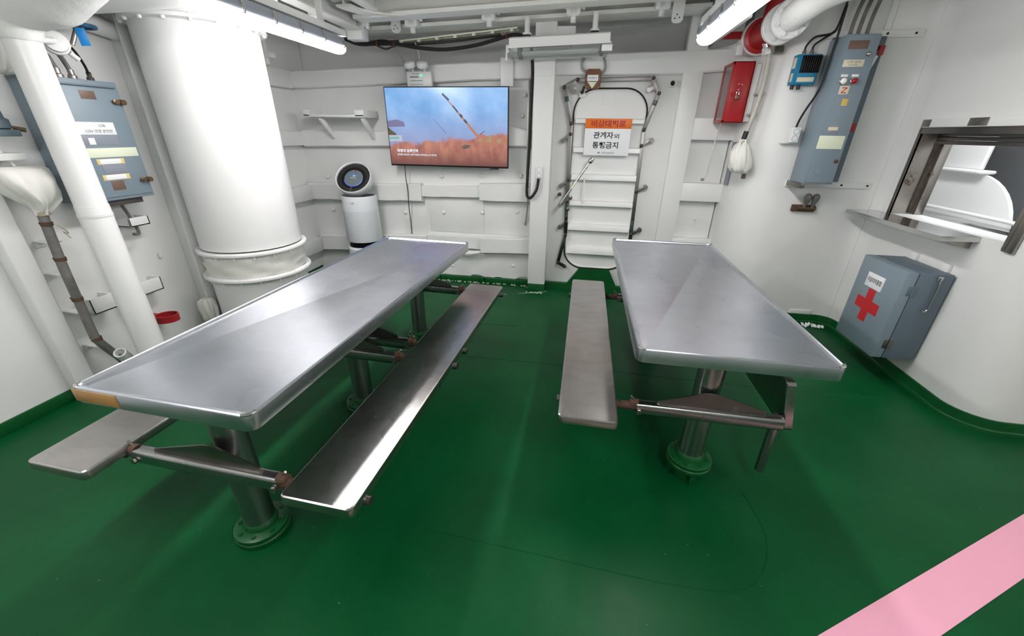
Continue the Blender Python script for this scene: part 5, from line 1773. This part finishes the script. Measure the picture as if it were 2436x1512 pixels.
m.build('saddle_clip', 'card', fm)
MB().box(0.86, 1.16, 4.12, 4.15, 2.31, 2.36, 0.004).build('support_bar', 'red', fm)
# hose conduit with canvas bag
hc_ = thing('hose_conduit', 'beige vertical hose conduit below the red valve', 'pipe', (1.3, 3.9, 1.6))
MB().tube([(1.30, 3.876, 2.185), (1.318, 3.89, 2.10), (1.325, 3.90, 1.98), (1.318, 3.90, 1.86), (1.302, 3.90, 1.74), (1.282, 3.90, 1.63), (1.275, 3.90, 1.57)], 0.017, 12, 5).build('conduit', 'hose', hc_)
MB().tube([(1.283, 3.90, 1.635), (1.274, 3.90, 1.575)], 0.0195, 12, 1).build('tape_collar', 'rubber', hc_)
for z, x in ((1.91, 1.322), (1.76, 1.305)):
    MB().lathe([(0.021, -0.012), (0.021, 0.012)], (x, 3.90, z), (0.1, 0, 1), 12).box(x - 0.01, x + 0.03, 3.91, 4.03, z - 0.006, z + 0.006).build('pipe_clip', 'hose', hc_)
nb = bag('nozzle_cover', 'white canvas bag tied over the hose nozzle', [
    ((1.275, 3.9, 1.575), 0.022, 0.022, X, Y), ((1.273, 3.9, 1.55), 0.028, 0.028, X, Y), ((1.272, 3.89, 1.53), 0.05, 0.045, X, Y), ((1.272, 3.885, 1.48), 0.075, 0.065, X, Y), ((1.28, 3.885, 1.42), 0.085, 0.07, X, Y),
    ((1.29, 3.885, 1.36), 0.082, 0.068, X, Y), ((1.298, 3.885, 1.325), 0.066, 0.055, X, Y), ((1.30, 3.885, 1.315), 0.03, 0.03, X, Y)], wob=0.007)
MB().lathe([(0.026, -0.006), (0.026, 0.006)], (1.274, 3.9, 1.558), Z, 12).build('tie_cord', 'rope', nb)
MB().tube([(1.26, 3.87, 1.555), (1.25, 3.86, 1.53), (1.245, 3.85, 1.50)], 0.004, 6, 3).build('cord_tail', 'rope', nb)
o = MB().box(1.355, 1.40, 3.98, 3.99, 1.26, 1.30, 0.002).build('wall_plate', 'brown_plate')
tag(o, 'small brown metal plate on the trunk below the nozzle bag', 'plate')
o = MB().box(1.30, 1.306, 4.14, 4.24, 1.18, 1.55, 0.001).build('notice_sheet', 'film_grey')
tag(o, 'grey notice sheet on the trunk behind the nozzle bag', 'notice')
# thin conduit beside the hose
o = MB().tube([(1.40, 3.985, 2.2), (1.40, 3.985, 2.0), (1.395, 3.99, 1.85), (1.38, 4.0, 1.72)], 0.012, 10, 4).build('thin_conduit', 'white_pipe')
tag(o, 'thin white conduit on the trunk beside the hose', 'pipe')

# blue control box
bb = thing('control_box', 'small blue control box with black heat-sink front', 'control box', (1.55, 3.8, 1.95))
MB().box(1.475, 1.635, 3.775, 3.85, 1.955, 2.15, 0.004).build('body', 'blue', bb)
MB().box(1.49, 1.628, 3.762, 3.777, 1.96, 2.145, 0.004).build('front', 'blue', bb)
for k in range(9):
    x = 1.506 + k * 0.0142
    MB().box(x, x + 0.006, 3.742, 3.763, 2.032, 2.138, 0.001).build('fin', 'black', bb)
MB().box(1.50, 1.628, 3.757, 3.763, 2.03, 2.14, 0.001).build('fin_base', 'black', bb)
MB().box(1.50, 1.615, 3.759, 3.763, 1.972, 2.002, 0.001).build('name_label', 'card_old', bb)
MB().box(1.468, 1.476, 3.785, 3.82, 2.06, 2.13, 0.001).build('side_label', 'card_old', bb)
MB().box(1.468, 1.476, 3.785, 3.81, 1.975, 2.03, 0.001).build('side_label', 'card_old', bb)
for x in (1.495, 1.54):
    MB().cyl((x, 3.80, 1.957), (x, 3.80, 1.925), 0.012, seg=10).build('gland', 'rubber', bb)
for i, x in enumerate((1.52, 1.57)):
    MB().lathe([(0.013, 0), (0.013, 0.02), (0.009, 0.03)], (x, 3.81, 2.148), Z, 10).build('gland', 'steel_worn', bb)
    o = MB().tube([(x, 3.81, 2.175), (x + 0.005, 3.81, 2.21), (x + 0.05, 3.815, 2.26 - 0.015 * i), (1.67, 3.82, 2.28), (1.70, 3.82, 2.33), (1.72, 3.82, 2.55)], 0.007, 8, 5).build('thin_cable', 'rubber')
    tag(o, ('black lead arching up from the blue control box, left one', 'black lead arching up from the blue control box, right one')[i], 'cable', 'leads of the blue control box')
o = MB().tube([(1.663, 3.70, 2.42), (1.662, 3.70, 2.25), (1.66, 3.71, 2.1), (1.658, 3.72, 1.95), (1.65, 3.74, 1.88), (1.625, 3.77, 1.79), (1.61, 3.79, 1.72), (1.605, 3.80, 1.668)], 0.008, 8, 5).build('thin_cable', 'rubber')
tag(o, 'black lead curving down to the white double socket on the trunk', 'cable')
socket('double_socket', 'white double wall socket on the trunk below the blue box', 1.575, 1.635, 1.558, 1.665, 3.77, 0.06)
o = MB().box(1.53, 1.65, 3.80, 3.85, 1.55, 1.558, 0.002).build('socket_bracket', 'white')
tag(o, 'white bracket ledge under the trunk socket', 'bracket')

# tall grey starter cabinet
sc = thing('starter_cabinet', 'tall narrow grey starter cabinet with indicator lamps', 'cabinet', (1.78, 3.7, 1.265))
MB().box(1.68, 1.888, 3.6, 3.83, 1.27, 2.236, 0.006).build('body', 'grey_blue', sc)
MB().box(1.69, 2.03, 3.80, 3.832, 1.27, 2.255, 0.004).build('back_plate', 'grey_blue_dark', sc)
fp = MB().box(1.686, 1.884, 3.594, 3.602, 1.28, 2.228, 0.003).build('front_door', 'grey_blue', sc)


def ycard(x0, x1, z0, z1, mat, parent, name, y=3.594):
    return MB().box(x0, x1, y - 0.0015, y, z0, z1, 0.0004).build(name, mat, parent)


ycard(1.70, 1.822, 2.148, 2.198, 'brown_plate', fp, 'maker_plate')
c = ycard(1.70, 1.828, 2.045, 2.087, 'card_old', fp, 'name_label')
text('소화 펌프', 'lettering', 'ink_grey', c, (1.764, 3.5925, 2.073), X, Z, 0.012, 0.09, 0.0)
text('STARTER', 'lettering', 'ink_grey', c, (1.764, 3.5925, 2.056), X, Z, 0.008, 0.06, 0.0)
for i, x in enumerate((1.732, 1.800)):
    ycard(x - 0.022, x + 0.022, 1.985, 2.0, 'card', fp, 'lamp_label')
    b = MB().lathe([(0.024, 0), (0.024, 0.012), (0.018, 0.016)], (x, 3.594, 1.958), (0, -1, 0), 20).build('lamp_bezel', 'chrome', fp)
    MB().sphere((x, 3.578, 1.958), 0.02, (1, 0.9, 1)).build('lens', 'lens_white' if i == 0 else 'lens_red', b)
c = ycard(1.727, 1.79, 1.878, 1.93, 'card_old', fp, 'warning_label')
m = MB()
for (a, b_, w) in (((-0.016, 0.014), (0.016, 0.014), 0.006), ((0.016, 0.014), (-0.014, -0.014), 0.006), ((-0.016, -0.016), (0.016, -0.016), 0.006)):
    m.bar((1.7585 + a[0], 3.592, 1.904 + a[1]), (1.7585 + b_[0], 3.592, 1.904 + b_[1]), w, 0.001, (0, -1, 0))
m.build('red_mark', 'cross_red', c)
c = ycard(1.722, 1.812, 1.80, 1.856, 'film_grey', fp, 'film_label')
ycard(1.768, 1.806, 1.805, 1.85, 'yellow_ink', c, 'yellow_note', 3.5925)
c = ycard(1.727, 1.81, 1.625, 1.685, 'film_grey', fp, 'film_label')
ycard(1.735, 1.80, 1.645, 1.668, 'card_old', c, 'paper_insert', 3.5925)
ycard(1.694, 1.866, 1.52, 1.61, 'cream', fp, 'cream_label')
MB().lathe([(0.014, 0), (0.014, 0.01), (0.006, 0.016)], (1.838, 3.594, 2.118), (0, -1, 0), 14).build('lock', 'steel_worn', fp)
MB().lathe([(0.013, 0), (0.013, 0.01), (0.006, 0.02)], (1.858, 3.594, 1.435), (0, -1, 0), 12).build('knob', 'rust', fp)
MB().lathe([(0.024, 0), (0.024, 0.003), (0.021, 0.003), (0.021, 0.001)], (1.752, 3.594, 1.365), (0, -1, 0), 24).build('knockout', 'grey_blue', fp)
m = MB().box(1.90, 1.975, 3.77, 3.80, 1.93, 2.20, 0.004)
sl = m.build('switch_plate', 'black', sc)
MB().bar((1.925, 3.745, 1.97), (1.975, 3.74, 2.16), 0.024, 0.014, (0, -1, 0), 0.003).build('switch_lever', 'steel_bright', sl)
MB().box(1.965, 2.0, 3.725, 3.76, 2.13, 2.19, 0.004).build('lever_grip', 'red', sl)
MB().box(1.975, 2.02, 3.797, 3.801, 1.64, 1.70, 0.001).build('hazard_label', 'red_dirty', sc)
for x in (1.735, 1.785, 1.84):
    MB().lathe([(0.017, 0), (0.017, 0.016), (0.012, 0.02), (0.012, 0.035)], (x, 3.70, 2.235), Z, 12).build('gland', 'conduit', sc)
for i, x in enumerate((1.735, 1.785, 1.84)):
    o = MB().tube([(x, 3.70, 2.265), (x + 0.002, 3.70, 2.32), (x + 0.02, 3.72, 2.40), (x + 0.06, 3.76, 2.52), (x + 0.09, 3.79, 2.70)], 0.012, 10, 4).build('cabinet_cable', 'conduit')
    tag(o, ('grey cable entering the tall cabinet top, leftmost of three', 'grey cable entering the tall cabinet top, middle of three', 'grey cable entering the tall cabinet top, rightmost of three')[i], 'cable', 'cables into the tall cabinet')
for z, x0, x1, lb in ((1.245, 1.66, 2.315, 'white drilled support bar under the tall grey cabinet'), (2.275, 1.66, 2.275, 'white drilled support bar at the top of the tall grey cabinet')):
    o = MB().box(x0, x1, 3.832, 3.85, z - 0.024, z + 0.024, 0.003).build('support_bar', 'white')
    tag(o, lb, 'support bar')
    for x in ((2.08, 2.27) if z < 2 else (2.04, 2.22)):
        MB().cyl((x, 3.833, z), (x, 3.829, z), 0.008, seg=10).build('bolt_hole', 'dark_hole', o)
MB().box(1.665, 1.70, 3.60, 3.835, 1.235, 1.272, 0.003).build('angle_foot', 'steel_dark', sc)
for x, lb in ((1.745, 'white vertical strap rising behind the blue control box leads'), (2.03, 'white vertical strap above the tall cabinet back plate')):
    o = MB().box(x - 0.02, x + 0.02, 3.836, 3.85, 2.30, 2.75, 0.002).build('wall_strap', 'white')
    tag(o, lb, 'strap')
# twin lever switch on a rusty plate
ls = thing('lever_switch', 'two grey levers on a rusty plate below the tall cabinet', 'switch', (1.85, 3.83, 1.03))
MB().box(1.762, 1.935, 3.815, 3.85, 1.025, 1.078, 0.003).build('plate', 'rust', ls)
MB().cyl((1.79, 3.80, 1.055), (1.93, 3.80, 1.055), 0.014, seg=12).build('pivot_bar', 'rust', ls)
for x in (1.835, 1.895):
    MB().lathe([(0.010, 0), (0.012, 0.02), (0.024, 0.06), (0.028, 0.085), (0.022, 0.108), (0.008, 0.116)], (x, 3.795, 1.06), (0.08, -0.1, 1), 18).build('lever', 'conduit', ls)

# first aid box
mb_ = thing('first_aid_box', 'grey steel first aid box with red cross below the hatch', 'first aid box', (2.23, 3.05, 0.2))
bx0, by0, by1, bz0, bz1 = 2.09, 2.826, 3.27, 0.203, 0.822
MB().box(2.16, 2.355, by0, by1, bz0, bz1, 0.005).build('body', 'grey_blue_dark', mb_)
fdoor = MB().box(bx0, 2.157, by0, by1, bz0, bz1, 0.006).build('front_door', 'grey_blue', mb_)
cy_, cz_ = 3.057, 0.503
m = MB().prism([(-0.0375, -0.118), (0.0375, -0.118), (0.0375, -0.04), (0.12, -0.04), (0.12, 0.04), (0.0375, 0.04), (0.0375, 0.118), (-0.0375, 0.118), (-0.0375, 0.04), (-0.12, 0.04), (-0.12, -0.04), (-0.0375, -0.04)],
               (bx0 - 0.0012, cy_, cz_), Vector((0, -1, 0)), Z, X, 0.002)
m.build('red_cross', 'cross_red', fdoor)
c = MB().box(bx0 - 0.006, bx0 + 0.001, 2.98, 3.152, 0.628, 0.727, 0.001).build('name_card', 'card', fdoor)
text('구급의약품함', 'lettering', 'ink_black', c, (bx0 - 0.006, 3.066, 0.682), Vector((0, -1, 0)), Z, 0.036, 0.15, 0.012)
for z in (0.70, 0.31):
    m = MB().box(2.13, 2.185, by0 - 0.003, by0 + 0.001, z - 0.032, z + 0.032, 0.001).cyl((2.158, by0 - 0.004, z - 0.034), (2.158, by0 - 0.004, z + 0.034), 0.005, seg=8)
    m.build('hinge', 'grey_blue_dark' if z > 0.5 else 'steel_dark', mb_)
m = MB().box(2.262, 2.292, by0 - 0.006, by0, 0.785, 0.81, 0.002).tube([(2.277, by0 - 0.008, 0.80), (2.278, by0 - 0.012, 0.75), (2.279, by0 - 0.012, 0.62), (2.279, by0 - 0.012, 0.585), (2.266, by0 - 0.012, 0.572), (2.25, by0 - 0.012, 0.58)], 0.0045, 8, 4)
m.build('hook_rod', 'steel_bright', mb_)
for y in (3.2, 2.92):
    MB().box(2.345, 2.37, y - 0.03, y + 0.03, 0.815, 0.872, 0.003).build('mounting_tab', 'white', mb_)
MB().box(2.355, 2.37, 2.84, 3.26, 0.22, 0.80, 0.001).build('back_spacer', 'grey_blue_dark', mb_)

# ---------------- service hatch
paint('track_grime', (64, 54, 46), 0.7, 0.5, 30, 0.4, 16, (120, 104, 88), 0.55)
win = thing('window_1', 'stainless steel framed serving hatch with roller shutter', 'serving hatch', (RW, 3.12, WZ0), None, 'structure')
RX = RW + 0.2
MB().box(RW - 0.012, RX, WY1 - 0.004, WY1 + 0.01, WZ0, 1.70, 0.002).build('jamb', 'steel_worn', win)
MB().box(RW - 0.014, RW + 0.004, WY1 - 0.004, WY1 + 0.022, WZ0, 1.70, 0.002).build('jamb_edge', 'steel_dark', win)
m = MB().box(RW + 0.105, RW + 0.135, WY1 - 0.014, WY1 - 0.003, WZ0 + 0.01, 1.62, 0.001)
m.build('shutter_track', 'track_grime', win)
MB().box(RW + 0.145, RX, WY1 - 0.03, WY1 - 0.003, WZ0, 1.62, 0.002).build('track_guide', 'steel_worn', win)
MB().box(RW - 0.025, RX, WY0 - 0.012, WY0 + 0.012, WZ0 - 0.03, 1.70, 0.004).build('jamb', 'steel_worn', win)
MB().box(RW - 0.022, RW - 0.004, 2.575, WY0 + 0.012, 1.03, 1.72, 0.004).build('face_strip', 'steel_worn', win)
MB().box(RW + 0.06, RW + 0.12, WY0 + 0.01, WY0 + 0.045, WZ0, 1.62, 0.003).build('track_guide', 'steel_worn', win)
MB().box(RW - 0.02, RW + 0.002, 2.56, WY1 + 0.01, 1.672, 1.726, 0.003).build('head_strip', 'white', win)
for y0, y1 in ((3.55, 3.63), (3.10, 3.24)):
    MB().box(RW - 0.0215, RW - 0.019, y0, y1, 1.676, 1.722, 0.001).build('bare_patch', 'steel_worn', win)
MB().box(RW - 0.014, RX, 2.6, WY1 + 0.006, 1.632, 1.676, 0.003).build('head_rail', 'steel_dark', win)
for k in range(3):
    MB().box(RW + 0.10, RW + 0.12, WY0, WY1, 1.565 + 0.026 * k, 1.59 + 0.026 * k, 0.004).build('shutter_slat', 'steel_dark', win)
# passing shelf through the hatch
m = MB()
so = thing('serving_shelf', 'stainless steel serving shelf projecting from the hatch', 'shelf', (RW, 3.2, 1.03))
prof_ = [(2.138, 2.79), (2.60, 2.82), (2.60, 3.615), (RW - 0.004, 3.63), (RW - 0.004, 3.76), (2.138, 3.76)]
m = MB().prism(prof_, (0, 0, 1.040), X, Y, Z, 0.03)
m.build('plate', 'steel_bright', so)
for y in (2.85, 3.70):
    MB().prism([(0, 0), (0.2, 0), (0.2, -0.05), (0.19, -0.05)], (RW - 0.2, y, 1.04), X, Z, Y, 0.008).build('gusset', 'steel_worn', so)

# ---------------- galley beyond the hatch
m = MB().box(2.45, RIGHT, 5.2, 5.28, 0, 2.9)
o = struct(m.build('wall_galley', 'galley_white'), 'white wall of the galley seen through the hatch', 'wall')
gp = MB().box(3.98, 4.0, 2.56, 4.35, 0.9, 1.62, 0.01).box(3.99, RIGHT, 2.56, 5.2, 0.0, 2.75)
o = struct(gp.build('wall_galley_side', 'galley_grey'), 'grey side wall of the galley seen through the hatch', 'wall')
kt = thing('splash_guard', 'white rounded splash guard with ledge seen through the hatch', 'splash guard', (3.4, 4.4, 0.5))
prof = []
L = []
pts = [(0, 0.0), (0.0, 0.42), (0.1, 0.46)]
half = [(-0.55, 0.0)] + [(-0.55, 0.40)] + [(0.05 + 0.55 * math.sin(math.radians(a)), -0.05 + 0.47 * math.cos(math.radians(a))) for a in range(0, 91, 9)] + [(0.6, -0.4), (-0.55, -0.4)]
m = MB().prism([(-(a), b) for a, b in half], (3.35, 4.40, 0.92), Vector((0, 1, 0)), Z, X, 0.03)
m.build('panel', 'galley_white', kt, 30)
MB().box(3.30, 3.42, 4.20, 5.0, 1.33, 1.362, 0.014, 3).build('ledge', 'galley_white', kt)
MB().box(3.36, 3.40, 4.30, 5.0, 1.36, 1.95, 0.015, 3).build('upper_housing', 'galley_white', kt)
sk = thing('galley_sink', 'stainless steel galley sink and worktop seen through the hatch', 'sink', (2.9, 3.6, 0.9))
m = MB().box(2.60, 3.34, 2.62, 2.9, 0.92, 0.965, 0.004).box(2.60, 3.34, 3.95, 4.9, 0.92, 0.965, 0.004).box(2.60, 2.68, 2.9, 3.95, 0.92, 0.965, 0.004).box(3.2, 3.34, 2.9, 3.95, 0.92, 0.965, 0.004)
m.build('worktop', 'steel_bright', sk)
m = MB().box(2.68, 3.2, 2.9, 3.95, 0.66, 0.67).box(2.67, 2.68, 2.9, 3.95, 0.66, 0.95).box(3.2, 3.21, 2.9, 3.95, 0.66, 0.95).box(2.68, 3.2, 2.89, 2.9, 0.66, 0.95).box(2.68, 3.2, 3.95, 3.96, 0.66, 0.95)
m.build('basin', 'steel_worn', sk)
MB().cyl((3.27, 2.75, 1.02), (3.27, 4.8, 1.02), 0.016, seg=12).build('edge_rail', 'galley_white', sk)
for y in (2.8, 3.6, 4.7):
    MB().cyl((3.27, y, 0.96), (3.27, y, 1.02), 0.012, seg=10).build('rail_post', 'galley_white', sk)
for x in (2.66, 3.28):
    for y in (2.68, 4.8):
        MB().cyl((x, y, 0), (x, y, 0.92), 0.02, seg=12).build('leg', 'steel_leg', sk)
plain('galley_tube', (250, 250, 250), 0.3, 0, (250, 252, 255), GALLEY)
gl = thing('galley_lamp', 'lit galley ceiling lamp beyond the hatch', 'ceiling lamp', (2.8, 3.5, 2.3))
MB().box(2.73, 2.87, 2.8, 4.2, 2.36, 2.42, 0.005).build('housing', 'white', gl)
MB().box(2.745, 2.855, 2.82, 4.18, 2.32, 2.361, 0.01).build('diffuser', 'galley_tube', gl)
for y in (3.0, 4.0):
    MB().cyl((2.8, y, 2.42), (2.8, y, 2.84), 0.012, seg=10).build('stem', 'white', gl)
